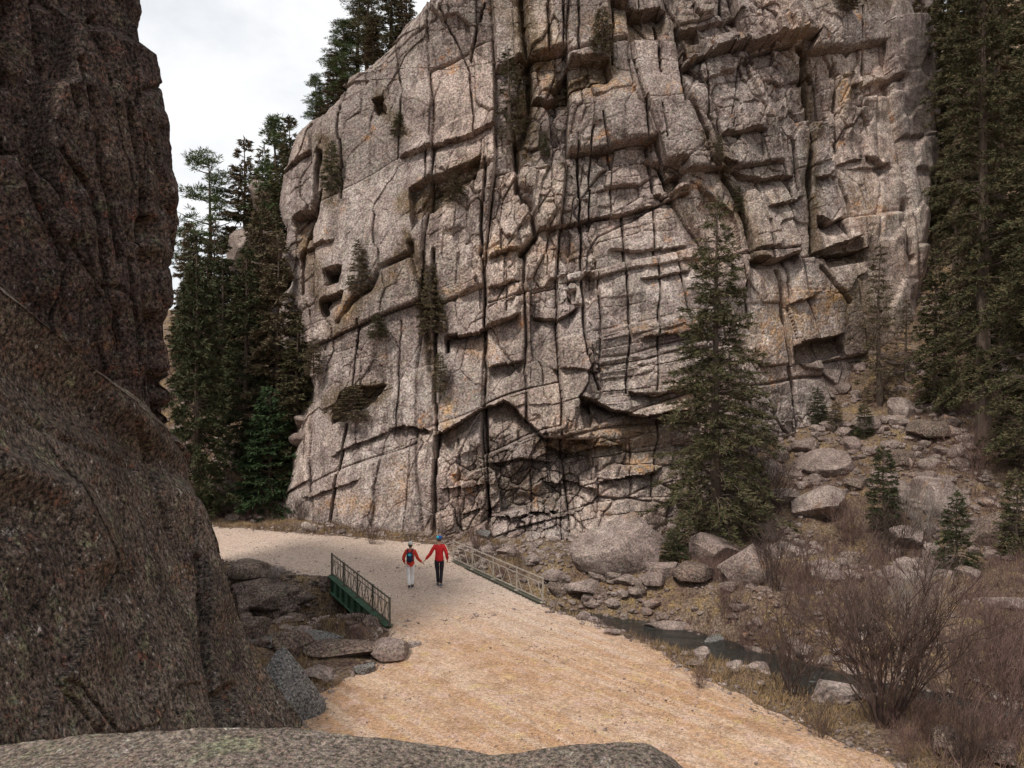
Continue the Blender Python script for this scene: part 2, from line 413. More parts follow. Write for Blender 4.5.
def crack(D, px, py, poly, w, depth, jag=0):
    p = np.array(poly, float); pad = w*3+3
    mk = (px > p[:, 0].min()-pad) & (px < p[:, 0].max()+pad) & (py > p[:, 1].min()-pad) & (py < p[:, 1].max()+pad)
    a, b = px[mk], py[mk]
    wob = 1.0*vn(a*.07, b*.07, seed=int(p[0, 0])); wob2 = 1.0*vn(a*.07, b*.07, seed=int(p[0, 1])+50)
    st = 2.6*(h1(np.floor(b/28+.5*vn(a*.03, b*.0)).astype(np.int64), int(p[0, 0])+3)-.5); sy = 2*(h1(np.floor(a/25).astype(np.int64), 7)-.5)
    d = pdist((a+wob+st*jag, b+wob2+sy*jag), p)
    D[mk] -= depth*np.exp(-(d/w)**2)*(.75+.35*vn(a*.11, b*.11, seed=3))
def ledge(D, px, py, poly, out, hi, inn, lo, soft=6):
    """rock above the line stands out, rock below it is set back"""
    p = np.array(sorted(poly), float)
    mk = (px > p[0, 0]-1) & (px < p[-1, 0]+1) & (py > p[:, 1].min()-hi*5-6) & (py < p[:, 1].max()+lo*5+6)
    a, b = px[mk], py[mk]
    ly = np.interp(a, p[:, 0], p[:, 1])+1.0*vn(a*.09, b*0+1, seed=int(p[0, 1]))+.5*vn(a*.4, b*0, seed=5)+3.5*(h1(np.floor(a/17+.3*vn(a*.05, b*.08, seed=6)).astype(np.int64), int(p[0, 1])+9)-.5)
    v = ly-b; e = np.minimum(sst(p[0, 0]-1, p[0, 0]+soft, a), 1-sst(p[-1, 0]-soft, p[-1, 0]+1, a))
    D[mk] += np.where(v > 0, .9*out*np.exp(-(v/(hi*1.9))**1.5), -inn*1.15*np.exp(v/(lo*1.6)))*e
def niche(D, px, py, poly, depth, soft=2.5):
    p = np.array(poly, float)
    mk = (px > p[:, 0].min()-8) & (px < p[:, 0].max()+8) & (py > p[:, 1].min()-8) & (py < p[:, 1].max()+8)
    a, b = px[mk]+1.5*vn(px[mk]*.15, py[mk]*.15, seed=8), py[mk]+1.5*vn(px[mk]*.15, py[mk]*.15, seed=9)
    s = sdf((a, b), [tuple(q) for q in p])
    D[mk] -= depth*sst(-.6, soft, s)
LEDGE = [  # polyline, out, reach above, in, reach below
 ([(398, 157), (425, 147), (473, 133), (497, 123)], .35, 14, .35, 8), ([(531, 96), (559, 88), (593, 80), (611, 84)], .5, 14, .6, 9),
 ([(487, 258), (525, 246), (538, 229), (579, 218), (634, 206), (690, 191)], .35, 12, .5, 6), ([(610, 246), (648, 247), (690, 244)], .25, 8, .35, 5),
 ([(607, 3), (648, 11), (668, 2)], .4, 12, 1.0, 10), ([(655, 193), (690, 190)], .3, 8, .5, 6),
 ([(443, 335), (484, 326), (521, 313)], .5, 18, .8, 8), ([(487, 290), (521, 280)], .2, 8, .5, 7), ([(487, 366), (525, 356)], .3, 8, .7, 12),
 ([(531, 313), (559, 320), (579, 307)], .3, 8, .55, 6), ([(552, 366), (600, 371)], .2, 8, .3, 4),
 ([(432, 436), (455, 424), (477, 412), (504, 396), (516, 405), (527, 420), (545, 437), (593, 441)], .65, 22, 1.1, 12),
 ([(579, 397), (596, 402), (613, 412), (648, 416), (690, 410)], .75, 18, 1.3, 10), ([(545, 447), (570, 452), (625, 445)], .3, 7, .5, 6),
 ([(627, 391), (654, 395), (700, 384)], .3, 8, .6, 7), ([(487, 463), (521, 456), (552, 464)], .3, 8, .5, 6), ([(388, 429), (412, 424), (432, 435)], .3, 12, .6, 6),
 ([(681, 66), (712, 56), (742, 46), (796, 38)], .55, 14, .9, 6), ([(718, 139), (763, 135)], .3, 9, .6, 5), ([(718, 163), (740, 175), (760, 181), (794, 175)], .35, 10, .5, 5),
 ([(816, 176), (842, 174)], .2, 6, .6, 5), ([(819, 212), (831, 221), (850, 214)], .45, 10, 1.1, 9), ([(824, 248), (862, 236)], .3, 8, .6, 8),
 ([(746, 262), (770, 262), (800, 254)], .6, 16, 1.2, 8), ([(812, 252), (868, 249)], .4, 10, .8, 6), ([(869, 154), (896, 166)], .3, 8, .5, 5),
 ([(787, 306), (816, 294)], .2, 6, .5, 5), ([(794, 345), (845, 332)], .3, 8, .7, 8), ([(840, 160), (866, 156)], .2, 6, .3, 4),
 ([(288, 214), (313, 207), (322, 188)], .5, 14, 1.1, 9), ([(323, 268), (343, 268)], .4, 8, 1.0, 9), ([(318, 299), (345, 292)], .3, 8, .9, 9), ([(300, 250), (335, 238)], .2, 8, .4, 5),
 ([(766, 208), (804, 196)], .25, 8, .45, 5), ([(700, 300), (740, 292)], .2, 8, .4, 5), ([(640, 280), (690, 272)], .2, 8, .35, 5), ([(640, 340), (700, 330)], .2, 9, .4, 6),
 ([(330, 455), (388, 432)], .15, 8, .3, 5), ([(440, 490), (487, 484)], .2, 7, .4, 5), ([(487, 520), (560, 512)], .2, 8, .4, 5), ([(300, 500), (360, 480)], .15, 8, .25, 5),
 ([(600, 480), (660, 472)], .3, 8, .5, 5), ([(540, 480), (600, 487)], .2, 8, .45, 6), ([(850, 85), (905, 78)], .3, 8, .5, 5), ([(700, 20), (745, 12)], .2, 8, .4, 5),
]
CRACK = [  # polyline, half width, depth
 ([(521, -60), (521, 0), (526, 51), (531, 103), (520, 140)], 4.5, .9), ([(514, 137), (518, 191), (531, 204), (536, 236), (521, 252)], 3.2, 1.0), ([(579, 130), (581, 219)], 1.8, .8),
 ([(593, 126), (589, 219)], 1.5, .6), ([(603, 116), (613, 164), (613, 207)], 1.5, .5), ([(548, -60), (548, 0), (550, 50)], 1.8, .7), ([(562, -40), (564, 50)], 1.5, .6), ([(576, -60), (576, 0), (579, 51)], 1.8, .7),
 ([(658, 15), (660, 75)], 1.8, .7), ([(677, 41), (685, 103)], 1.8, .7), ([(644, 103), (654, 188)], 1.6, .6), ([(660, 110), (664, 145)], 1.4, .4), ([(485, 160), (482, 250), (485, 330), (485, 397), (487, 462), (490, 540)], 2.2, .8),
 ([(525, 250), (526, 340), (527, 420)], 1.9, .75), ([(581, 219), (584, 318), (590, 366), (597, 390)], 1.8, .65), ([(625, 205), (629, 335), (625, 394)], 1.7, .6), ([(597, 258), (602, 320), (598, 370)], 1.4, .5),
 ([(434, 250), (434, 332), (436, 430), (434, 540)], 2.4, .85), ([(458, 441), (460, 545)], 1.8, .6), ([(388, 428), (374, 490)], 1.6, .5), ([(681, 20), (681, 85), (705, 137), (735, 205), (750, 262)], 2.6, 1.0),
 ([(706, 61), (708, 116), (718, 139)], 2, .7), ([(725, -60), (725, 7), (746, 51), (773, 120), (790, 143), (800, 190)], 2, .7), ([(758, -30), (765, 36)], 1.6, .5), ([(804, 61), (811, 120), (809, 164), (814, 219), (812, 252)], 3, 1.1),
 ([(838, 60), (838, 113), (845, 171), (862, 236)], 1.9, .6), ([(859, 92), (879, 89), (900, 79)], 1.6, .5), ([(906, 200), (908, 262)], 3.5, 1.2), ([(777, 270), (787, 339), (797, 393), (800, 430)], 2.2, .8), ([(821, 268), (835, 284), (848, 303)], 2.4, .8),
 ([(338, 322), (352, 305), (371, 291), (383, 270), (408, 257)], 4, .55), ([(412, 246), (422, 290), (429, 370)], 5, .6), ([(318, 150), (316, 200), (300, 250), (297, 290)], 3, .9), ([(340, 60), (338, 130), (342, 200)], 2, .5),
 ([(425, 147), (425, 180)], 1.2, .4), ([(390, 20), (400, 90), (396, 157)], 1.3, .3), ([(440, 10), (470, 70), (473, 133)], 1.4, .35), ([(485, 0), (470, 60)], 1.6, .5), ([(360, 320), (352, 385)], 1.5, .4), ([(400, 320), (395, 428)], 1.3, .35),
 ([(345, 425), (330, 530)], 1.6, .5), ([(375, 490), (370, 545)], 1.5, .5), ([(410, 440), (405, 540)], 1.3, .35), ([(560, 455), (562, 540)], 1.6, .5), ([(530, 470), (532, 545)], 1.5, .5), ([(597, 440), (600, 520)], 1.6, .5), ([(631, 440), (634, 500)], 1.8, .6), ([(660, 420), (655, 500)], 1.6, .5),
 ([(655, 205), (660, 290), (655, 390)], 1.5, .5), ([(676, 250), (690, 330), (700, 420)], 1.6, .5), ([(560, 230), (558, 300)], 1.2, .35), ([(505, 262), (506, 310)], 1.2, .3), ([(640, -60), (640, 10)], 1.6, .5), ([(610, -60), (612, 70)], 1.8, .6),
 ([(860, 10), (866, 90)], 1.8, .6), ([(884, 20), (890, 80)], 1.6, .5), ([(880, 95), (885, 160), (880, 240)], 1.8, .6), ([(757, 182), (770, 262)], 1.5, .5), ([(740, 60), (730, 135)], 1.2, .3), ([(785, 260), (790, 300)], 1.2, .4), ([(740, 270), (748, 330)], 1.4, .5), ([(286, 167), (300, 150), (310, 120)], 1.2, .4),
]
NICHE = [
 ([(408, 188), (439, 172), (483, 154), (477, 181), (453, 202), (429, 213), (412, 232)], 1.1), ([(369, 93), (381, 91), (386, 114), (377, 114)], .9), ([(552, 84), (572, 56), (607, 66), (610, 84), (559, 91)], 1.3),
 ([(662, 165), (685, 165), (685, 187), (665, 189)], .8), ([(330, 410), (345, 386), (385, 384), (375, 400), (345, 421), (331, 425)], .9), ([(794, 38), (818, 34), (806, 62), (796, 52)], 1.4),
 ([(325, 270), (342, 268), (340, 282), (326, 286)], .9), ([(318, 299), (327, 296), (327, 314), (320, 316)], .8), ([(443, 336), (449, 336), (449, 350), (445, 352)], .9), ([(579, 398), (594, 402), (592, 430), (582, 430)], .8),
 ([(566, 290), (578, 288), (576, 304), (566, 306)], .6), ([(584, 272), (597, 268), (597, 305), (586, 312)], .5), ([(681, 25), (700, 22), (706, 58), (684, 62)], .8), ([(516, 182), (534, 192), (534, 210), (520, 206)], .8),
 ([(824, 250), (860, 240), (866, 262), (830, 268)], .7), ([(794, 346), (842, 334), (846, 356), (800, 364)], .7),
]
EL = np.array([(-190, 760), (-150, 640), (-110, 560), (-60, 490), (-20, 440), (0, 418), (30, 382), (62, 345), (85, 336), (108, 322), (116, 312), (130, 299), (160, 287), (168, 280), (214, 279), (222, 287), (250, 279), (256, 286), (300, 292), (308, 300), (340, 303), (350, 314), (414, 309), (420, 304), (462, 297), (503, 285), (530, 281), (640, 275)], float)
ER = 985.0
def y_base(px): return np.interp(px, [270, 330, 440, 560, 690, 800, 900, 930, 985], [43.5, 41.5, 39, 37.6, 38.6, 42, 46, 48, 58])
LEAN = .20
def cliff_base(px, py):
    k = LEAN; Y0 = y_base(px); c = (CY-py)/F
    Y = (Y0+k*CZ*.0)/(1-k*c)
    return Y
def cliff_disp(px, py):
    D = np.zeros(px.shape); TONE = np.zeros(px.shape)
    u = px*.05; v = -py*.05
    slope = np.interp(px, [280, 470, 560, 700, 1000], [.55, .42, .20, .12, .10])
    Fi = np.interp(px, np.arange(270, 1001, 5), np.cumsum(np.interp(np.arange(270, 1001, 5), [280, 470, 560, 700, 1000], [.55, .42, .20, .12, .10])*.25))
    lean = np.interp(px, [600, 700, 860, 1000], [0, .28, .22, .1])
    us = u+lean*v+.55*vn(u*.14, v*.14, seed=41)+.10*vn(u*.6, v*.6, seed=43)
    vs = v-Fi+.6*vn(u*.13, v*.13, seed=42)+.10*vn(u*.6, v*.6, seed=44)
    smoothz = sst(360, 300, px)*.0+np.interp(px, [280, 400, 480, 560], [.45, .5, .9, 1.0])
    D += 1.1*fbm(u*.16, v*.16, oct=3, seed=40)
    r1, r2, r3, du, dv, lu, lv = blocks(us, vs, 3.9, 5.0, 100)
    D += smoothz*(.75*(r1-.5)*2+.9*(lu*(r2-.5)+lv*(r3-.3)))
    D -= smoothz*.55*(np.exp(-(du/.07)**2)*(.2+.8*r2)+np.exp(-(dv/.06)**2)*(.2+.8*r3)); TONE += .42*(r2-.5)
    zone = sst(-.15, .25, vn(u*.22, v*.22, seed=109))                    # broken zones between big sound faces
    for su, sv, amp, cd, z0, sd in ((2.1, 2.9, .74, .22, .5, 210), (1.0, 1.35, .42, .13, .2, 220), (.45, .55, .15, .06, .1, 230)):
        off, ed, hh = facets(us+.3*sd, vs, su, sv, sd)
        mk = (z0+(1-z0)*zone)*smoothz
        D += mk*amp*off; D -= mk*cd*np.exp(-(ed/.055)**2)*(hh > .25)
        TONE += {210: .40, 220: .22, 230: .10}[sd]*(h1((hh*99999).astype(np.int64), 8)-.5)*(.4+.6*mk)
    # smaller rubble-like breakage low on the wall
    low = sst(400, 480, py)*sst(430, 480, px)
    off, ed, hh = facets(us+3, vs, 1.0, .8, 400)
    D += low*(.40*off-.2*np.exp(-(ed/.06)**2))
    D -= 1.0*low*sst(430, 450, py)*(1-sst(505, 560, py))*sst(440, 500, px)
    D += .05*fbm(u*1.6, v*1.6, oct=4, seed=60)+.035*fbm(u*7, v*7, oct=3, seed=61)
    rid = 1-np.abs(fbm(us*.9+.3, vs*1.8, oct=4, seed=62))*2; D -= .0*np.clip(rid-.86, 0, 1)*4*(vn(u*.5, v*.5, seed=63) > 0)
    for p, o, hi, i, lo in LEDGE: ledge(D, px, py, p, o, hi, i, lo)
    for p, w, d in CRACK:
        if min(q[1] for q in p) > 425: d *= .4
        elif 'v' and len(p) == 3 and abs(p[0][0]-p[-1][0]) < 14: d *= .75
        crack(D, px, py, p, w*.62*(.7+.6*((p[0][0]*7) % 10)/10), d*1.3, .8)
    for p, d in NICHE: niche(D, px, py, p, d)
    # a projecting block with the dark hollow under it
    D += .7*np.exp(-((px-526)/9)**2-((py-170)/22)**2)
    return D, TONE
NC, NR = 800, 900
pyv = np.linspace(-190, 620, NR); el = np.interp(pyv, EL[:, 0], EL[:, 1]); el += 2.5*vn(pyv*.08, pyv*0, seed=77)+5*vn(pyv*.02, pyv*0, seed=78)*(pyv < 340)+9*(h1(np.floor(pyv/15+.4*vn(pyv*.05, pyv*0, seed=79)).astype(np.int64), 88)-.5)*(pyv < 112)
el -= 10*sst(100, 150, pyv)
uu = np.linspace(0, 1, NC)
PX = el[:, None]+(ER-el[:, None])*uu[None, :]; PY = np.repeat(pyv[:, None], NC, 1)
SOIL = np.zeros(PX.shape)
for pl, wd, am in (([(521, -60), (521, 0), (526, 51), (528, 103), (520, 150)], 13, .95), ([(335, 330), (371, 296), (392, 272), (412, 250)], 10, .7), ([(408, 235), (422, 290), (432, 370)], 8, .9), ([(705, 137), (735, 205), (755, 262)], 9, .8),
    ([(804, 61), (811, 120), (809, 164), (814, 250)], 7, .8), ([(325, 140), (332, 200)], 12, .8), ([(410, 205), (440, 190), (475, 165)], 13, .9), ([(335, 405), (375, 392)], 14, .9), ([(565, 80), (605, 72)], 13, .85), ([(610, 22), (660, 18)], 10, .7),
    ([(379, 95), (400, 130)], 9, .8), ([(545, 445), (600, 448), (690, 425)], 14, .55), ([(500, 10), (545, 60)], 12, .55), ([(825, 258), (865, 252)], 9, .7), ([(800, 352), (850, 345)], 10, .6), ([(860, 300), (905, 380)], 30, .7), ([(480, 470), (560, 500)], 20, .35), ([(780, -20), (880, -8)], 22, .8), ([(300, 240), (322, 300)], 10, .7), ([(672, 172), (674, 180)], 11, .7), ([(690, 20), (692, 50)], 10, .6)):
    d_ = pdist((PX+5*vn(PX*.06, PY*.06, seed=91), PY+5*vn(PX*.06, PY*.06, seed=92)), pl); SOIL = np.maximum(SOIL, am*np.exp(-(d_/wd)**3))
RUST = np.zeros(PX.shape)
for rx_, ry_, wx_, wy_, am in ((834, 298, 16, 9, 1), (646, 466, 14, 9, 1), (590, 445, 40, 6, .7), (545, 60, 12, 30, .6), (612, 30, 30, 10, .6), (600, 90, 28, 10, .5), (400, 480, 10, 26, .4), (846, 90, 6, 14, .7), (775, 330, 26, 34, .6), (800, 310, 40, 30, .5), (725, 212, 16, 8, .5),
    (480, 345, 18, 10, .5), (500, 250, 20, 8, .5), (345, 310, 10, 12, .8), (352, 505, 30, 8, .5), (448, 415, 8, 20, .7), (700, 262, 20, 8, .5), (800, 45, 14, 16, .5), (452, 290, 12, 8, .5), (640, 330, 14, 10, .35), (620, 430, 40, 8, .6), (870, 200, 20, 30, .3), (300, 235, 8, 14, .7), (560, 250, 30, 8, .35), (430, 205, 30, 8, .4), (690, 395, 30, 14, .5)):
    RUST = np.maximum(RUST, am*np.exp(-((PX-rx_)/wx_)**2-((PY-ry_)/wy_)**2))
YB = cliff_base(PX, PY)
DD, TN = cliff_disp(PX, PY)
D0_ = DD.copy()
for _k in range(3):
    DD[1:-1] = .25*DD[:-2]+.5*DD[1:-1]+.25*DD[2:]; DD[:, 1:-1] = .25*DD[:, :-2]+.5*DD[:, 1:-1]+.25*DD[:, 2:]
bw_ = sst(865, 885, PX); DD = D0_*(1-bw_)+DD*bw_           # obliquely cut joints near the right end
edge = np.exp(-(PX-el[:, None])/14.)                                # the corner rounds away
recede = 1.6*edge
rightfade = 6*sst(0, 60, PX-np.interp(PY, [-60, 0, 80, 200, 300, 420], [900, 905, 938, 925, 905, 930]))
Yc = YB+recede+rightfade-DD
Xc = (PX-CX)/F*YB; Zc = CZ+(CY-PY)/F*YB+.08*DD
front = np.stack([Xc, Yc, Zc], -1)
# flank and top running back from the skyline
nb = 60; tb = np.linspace(0, 1, nb+1)[1:][::-1]**1.4*26
flX = Xc[:, :1]+tb[None]*(.25*sst(100, 200, pyv)-.78*sst(228, 300, pyv)*(1-sst(430, 500, pyv)))[:, None]+.9*fbm(Zc[:, :1]*.4+0*tb[None], tb[None]*.4+0*Zc[:, :1], oct=3, seed=70)*np.minimum(tb, 1)
flY = Yc[:, :1]+tb[None]
flY = flY+.5*fbm(Zc[:, :1]*.9+0*tb[None], tb[None]*.9+0*Zc[:, :1], oct=3, seed=72)*np.minimum(tb, 1)
flZ = Zc[:, :1]-.02*tb[None]+.5*fbm(Zc[:, :1]*.3+0*tb[None], tb[None]*.5+0*Zc[:, :1], oct=3, seed=71)*np.minimum(tb, 1)*.8
# the topmost rows already rise behind the skyline: keep them level
full = np.concatenate([np.stack([flX, flY, flZ], -1), front], 1)
me = mesh_np('cliff', full.reshape(-1, 3), grid_faces(NR, NC+nb)[:, ::-1], M['cliff'], False)
at_ = me.attributes.new('tone', 'FLOAT', 'POINT'); at_.data.foreach_set('value', np.concatenate([np.zeros((NR, nb)), TN], 1).astype(np.float32).ravel())
at_ = me.attributes.new('rust', 'FLOAT', 'POINT'); at_.data.foreach_set('value', np.concatenate([np.zeros((NR, nb)), RUST], 1).astype(np.float32).ravel())
at_ = me.attributes.new('soil', 'FLOAT', 'POINT'); at_.data.foreach_set('value', np.concatenate([np.zeros((NR, nb)), SOIL], 1).astype(np.float32).ravel())
tag(link('cliff', me), kind='structure')
def cliff_pt(px, py):
    a = np.array([[float(px)]]); b = np.array([[float(py)]])
    Y = cliff_base(a, b); D = cliff_disp(a, b)[0]
    return Vector((float(((a-CX)/F*Y)[0, 0]), float((Y-D)[0, 0]), float((CZ+(CY-b)/F*Y)[0, 0])))
def shoulder_pt(px, back=1.5):
    """a spot on the cliff's top, just behind its skyline"""
    o = np.argsort(EL[:, 1]); sel = EL[EL[:, 0] < 200]
    py = float(np.interp(px, sel[::-1, 1], sel[::-1, 0]))
    Y = float(cliff_base(np.array([float(px)]), np.array([py]))[0])
    return Vector(((px-CX)/F*Y, Y+back+1.6, CZ+(CY-py)/F*Y-.25))

# ------------------------------------------------------------------ left rock wall, slab, foreground ledge
def grooves(x, y, z, D, items):
    px = CX+F*x/y; py = CY-F*(z-CZ)/y
    for p, w, d in items: crack(D, px, py, p, w, d)
    return px, py
plan = np.array([(-17, 13), (-10.5, 11.6), (-9.2, 14.2), (-7.6, 17.7), (-7.65, 18.6), (-9.0, 21), (-16, 27)], float)
sg = np.r_[0, np.cumsum(np.hypot(*np.diff(plan, axis=0).T))]
s_ = np.r_[np.linspace(0, sg[1], 60)[:-1], np.linspace(sg[1], sg[4]+.6, 360), np.linspace(sg[4]+.7, sg[-1], 80)]
z_ = np.linspace(1.0, 17.6, 620)
S, Z = np.meshgrid(s_, z_)
X = np.interp(S, sg, plan[:, 0]); Y = np.interp(S, sg, plan[:, 1])
pyz = CY-(z_-CZ)*F/18
xs_ = np.interp(pyz, [-420, -100, 0, 38, 50, 100, 180, 260, 350, 450, 600], [110, 138, 150, 149, 165, 171, 178, 181, 180, 186, 190])
dxs = (xs_-CX)/F*18+7.22
X = X+dxs[:, None]+.05*vn(Z*3, Z*0, seed=1)
fo, fe, fh = facets(S+.22*Z, Z-.3*S, 1.9, 4.2, 510); fo2, fe2, fh2 = facets(S+.22*Z+7, Z-.3*S, .8, 1.7, 520)
D = .5*fbm(S*.28, Z*.16, oct=2, seed=80)*.7+.40*fo+.13*fo2-.14*np.exp(-(fe/.05)**2)*(fh > .4)+.06*fbm(S*.9, Z*.5, oct=4, seed=81)+.05*fbm(S*4, Z*3, oct=4, seed=82)
D[1:-1] = .25*D[:-2]+.5*D[1:-1]+.25*D[2:]
rd = 1-np.abs(fbm(S*.5+Z*.18, Z*.14-S*.1, oct=3, seed=83))*2.4; D -= .13*np.clip(rd-.75, 0, 1)*3
r1, r2, r3, du, dv, lu, lv = blocks(S+.25*Z, Z-.3*S+.4*fbm(S*.4, Z*.4, oct=3, seed=85), 2.6, 6.5, 500)
D += .0*(r1-.5)-.10*np.exp(-(du/.06)**2)*r2-.04*np.exp(-(dv/.05)**2)*r3
WC = [([(153, 225), (156, 300), (161, 370), (172, 440)], 6.5, 1.9), ([(78, 60), (95, 130), (110, 200), (118, 260)], 3, .35), ([(130, 100), (146, 170), (152, 240), (155, 320)], 2.5, .35), ([(20, 0), (24, 75)], 9, .5),
      ([(50, 0), (62, 60), (78, 110)], 4, .3), ([(100, 20), (112, 60)], 5, .4), ([(60, 150), (95, 200), (100, 260), (120, 350)], 2.5, .3), ([(0, 120), (30, 200), (60, 260)], 3, .3), ([(130, 260), (140, 360)], 2, .3)]
grooves(X, Y, Z, D, WC)
tx = np.gradient(np.interp(s_, sg, plan[:, 0]), s_); ty = np.gradient(np.interp(s_, sg, plan[:, 1]), s_); nr = np.hypot(tx, ty); 
P = np.stack([X+(ty/nr)*D, Y-(tx/nr)*D, Z+.5*fbm(S*.6, S*0, oct=3, seed=86)*sst(15.8, 17.6, Z)], -1)
cc_ = np.array([-13., 17.5, 18.2]); lidk = np.linspace(0, 1, 24)[1:, None, None]**.8          # rounded top
lid = P[-1][None]*(1-lidk)+cc_*lidk; lid[:, :, 2] += .35*np.sin(lidk[:, :, 0]*math.pi)+.2*fbm(lid[:, :, 0], lid[:, :, 1], oct=3, seed=87)*(1-lidk[:, :, 0])
P = np.concatenate([P, lid], 0)
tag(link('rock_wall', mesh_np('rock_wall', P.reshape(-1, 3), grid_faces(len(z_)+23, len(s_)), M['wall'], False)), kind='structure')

yv = np.r_[np.linspace(3, 17.3, 560), np.linspace(17.35, 21, 60)]
nt = 430; tv = np.linspace(0, 1, nt)
Yg, T = np.meshgrid(yv, tv)
Rz = np.interp(Yg, [3, 7, 11, 17.2, 21], [12, 10.6, 8.85, 6.05, 3.8]); Xr = np.interp(Yg, [3, 11, 17.2, 21], [-7.2, -7.1, -6.98, -9.5]); Xb = np.interp(Yg, [3, 6, 17, 21], [-3.9, -3.9, -4.35, -7.6])
cut = .80
tf = np.clip(T/cut, 0, 1); tb2 = np.clip((T-cut-.07)/(.93-cut), 0, 1); tch = np.clip((T-cut)/.07, 0, 1)
crest = .30+.12*vn(Yg*.8, Yg*0, seed=5); Zg = -.8+(Rz-crest+.8)*tf**.9; tz = np.clip(Zg/Rz, 0, 1)
Xg = Xr+(Xb-Xr)*(1-tz)**1.9+np.where(Zg < 0, -Zg*.3, 0)
lip = np.exp(-((tf-.90)/.07)**2)*(T <= cut)*.30; Xg = Xg-lip*1.0-.40*tch-5.5*tb2; Zg = Zg+crest*1.5*tch-2.4*tb2**.8
pxg = CX+F*Xg/Yg; pyg = CY-F*(Zg-CZ)/Yg
fo, fe, fh = facets(Yg+.5*Zg, Zg-.35*Yg, 2.6, 2.2, 610); fo2, fe2, fh2 = facets(Yg+.5*Zg+5, Zg-.35*Yg, 1.0, .8, 620)
topk = 1-sst(.70, .93, tz)*.95
D = (.22*fbm(Yg*.3, Zg*.28, oct=2, seed=90)*(1-sst(15.5, 17, Yg)*.7)+.11*fo+.03*fo2-.10*np.exp(-(fe/.04)**2)*(fh > .5))*topk+.05*fbm(Yg*1.2, Zg*1.2, oct=4, seed=91)+.025*fbm(Yg*5, Zg*5, oct=4, seed=92)
def ridge(D, px, py, poly, w, h):
    d = pdist((px, py), poly); D += h*np.exp(-(d/w)**2)
ridge(D, pxg, pyg, [(120, 415), (170, 470), (205, 540), (215, 600)], 20, .32)
ridge(D, pxg, pyg, [(0, 470), (60, 500), (90, 560)], 18, .35)
ridge(D, pxg, pyg, [(20, 560), (60, 590), (90, 640)], 30, .2)
for p, w, d in [([(192, 560), (196, 600), (206, 660), (219, 735)], 3.2, .9), ([(214, 700), (232, 690), (240, 735)], 6, .45), ([(128, 425), (150, 480), (165, 530)], 2.5, .25), ([(0, 400), (60, 440), (130, 470)], 4, .15), ([(60, 690), (90, 720), (110, 745)], 3, .2), ([(150, 380), (185, 470), (190, 560)], 1.6, .2)]:
    crack(D, pxg, pyg, p, w, d)
# slab right of the long crack stands a little proud
P = np.stack([Xg+D*.85, Yg-D*.35, Zg+D*.25], -1)
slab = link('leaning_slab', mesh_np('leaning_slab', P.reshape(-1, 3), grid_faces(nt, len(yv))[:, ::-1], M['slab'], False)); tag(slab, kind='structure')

xv = np.linspace(-6, 2.2, 640); yv = np.r_[np.linspace(-1.5, 3.0, 60), np.linspace(3.02, 4.4, 150), np.linspace(4.45, 7, 50)]
Xf, Yf = np.meshgrid(xv, yv)
pxf = CX+F*Xf/3.9
Sf = np.interp(pxf, [-700, -100, 0, 60, 120, 200, 300, 350, 400, 450, 490, 530, 560, 620, 650, 672, 690, 760, 860], [800, 760, 747, 738, 731, 727, 730, 736, 743, 749, 757, 751, 747, 742, 746, 758, 775, 950, 1500])
Zf = CZ-(Sf-CY)/F*3.9
Zf = Zf-.05*np.clip(3.9-Yf, 0, 10)-np.where(Yf > 3.9, 1.1*(Yf-3.9)**1.5*(1+Yf*.15)*2.0, 0)
Zf = Zf+.05*fbm(Xf*1.1, Yf*1.1, oct=4, seed=95)*.6+.008*fbm(Xf*9, Yf*9, oct=3, seed=96)+.004*fbm(Xf*30, Yf*30, oct=2, seed=97)
Zf = np.maximum(Zf, -1)
tag(link('rock_ledge', mesh_np('rock_ledge', np.stack([Xf, Yf, Zf], -1).reshape(-1, 3), grid_faces(len(yv), len(xv)), M['fore'], True)), kind='structure')

# ------------------------------------------------------------------ boulders
def ico(sub):
    import bmesh
    bm = bmesh.new(); bmesh.ops.create_icosphere(bm, subdivisions=sub, radius=1)
    V = np.array([v.co[:] for v in bm.verts]); Fc = np.array([[v.index for v in f.verts] for f in bm.faces]); bm.free(); return V, Fc
ICO = {k: ico(k) for k in (1, 2, 4, 5)}
def rock_np(sub, seed, planes=16, rough=.06, dome=False):
    r = np.random.default_rng(seed); V, Fc = ICO[sub]
    n = r.normal(size=(planes, 3)); n /= np.linalg.norm(n, axis=1)[:, None]; d = r.uniform(.48, .92, planes)
    if dome: d = r.uniform(.74, .95, planes)
    dots = V@n.T; rad = np.where(dots > .05, d/np.maximum(dots, .05), 9).min(1); rad = np.minimum(rad, 1.05)
    k = 14; allr = np.where(dots > .05, d/np.maximum(dots, .05), 9); rad = (np.exp(-k*np.minimum(allr, 2)).sum(1)+np.exp(-k*1.1))**(-0.0)*rad
    rad = rad*(1+rough*fbm(V[:, 0]*2+seed, V[:, 1]*2, V[:, 2]*2, oct=4, seed=seed % 90))
    return V*rad[:, None], Fc
protos = [None]*8
for i in range(8):
    V, Fc = rock_np(4, 300+i, 13, .07); protos[i] = mesh_np('boulder', V, Fc, None, False)
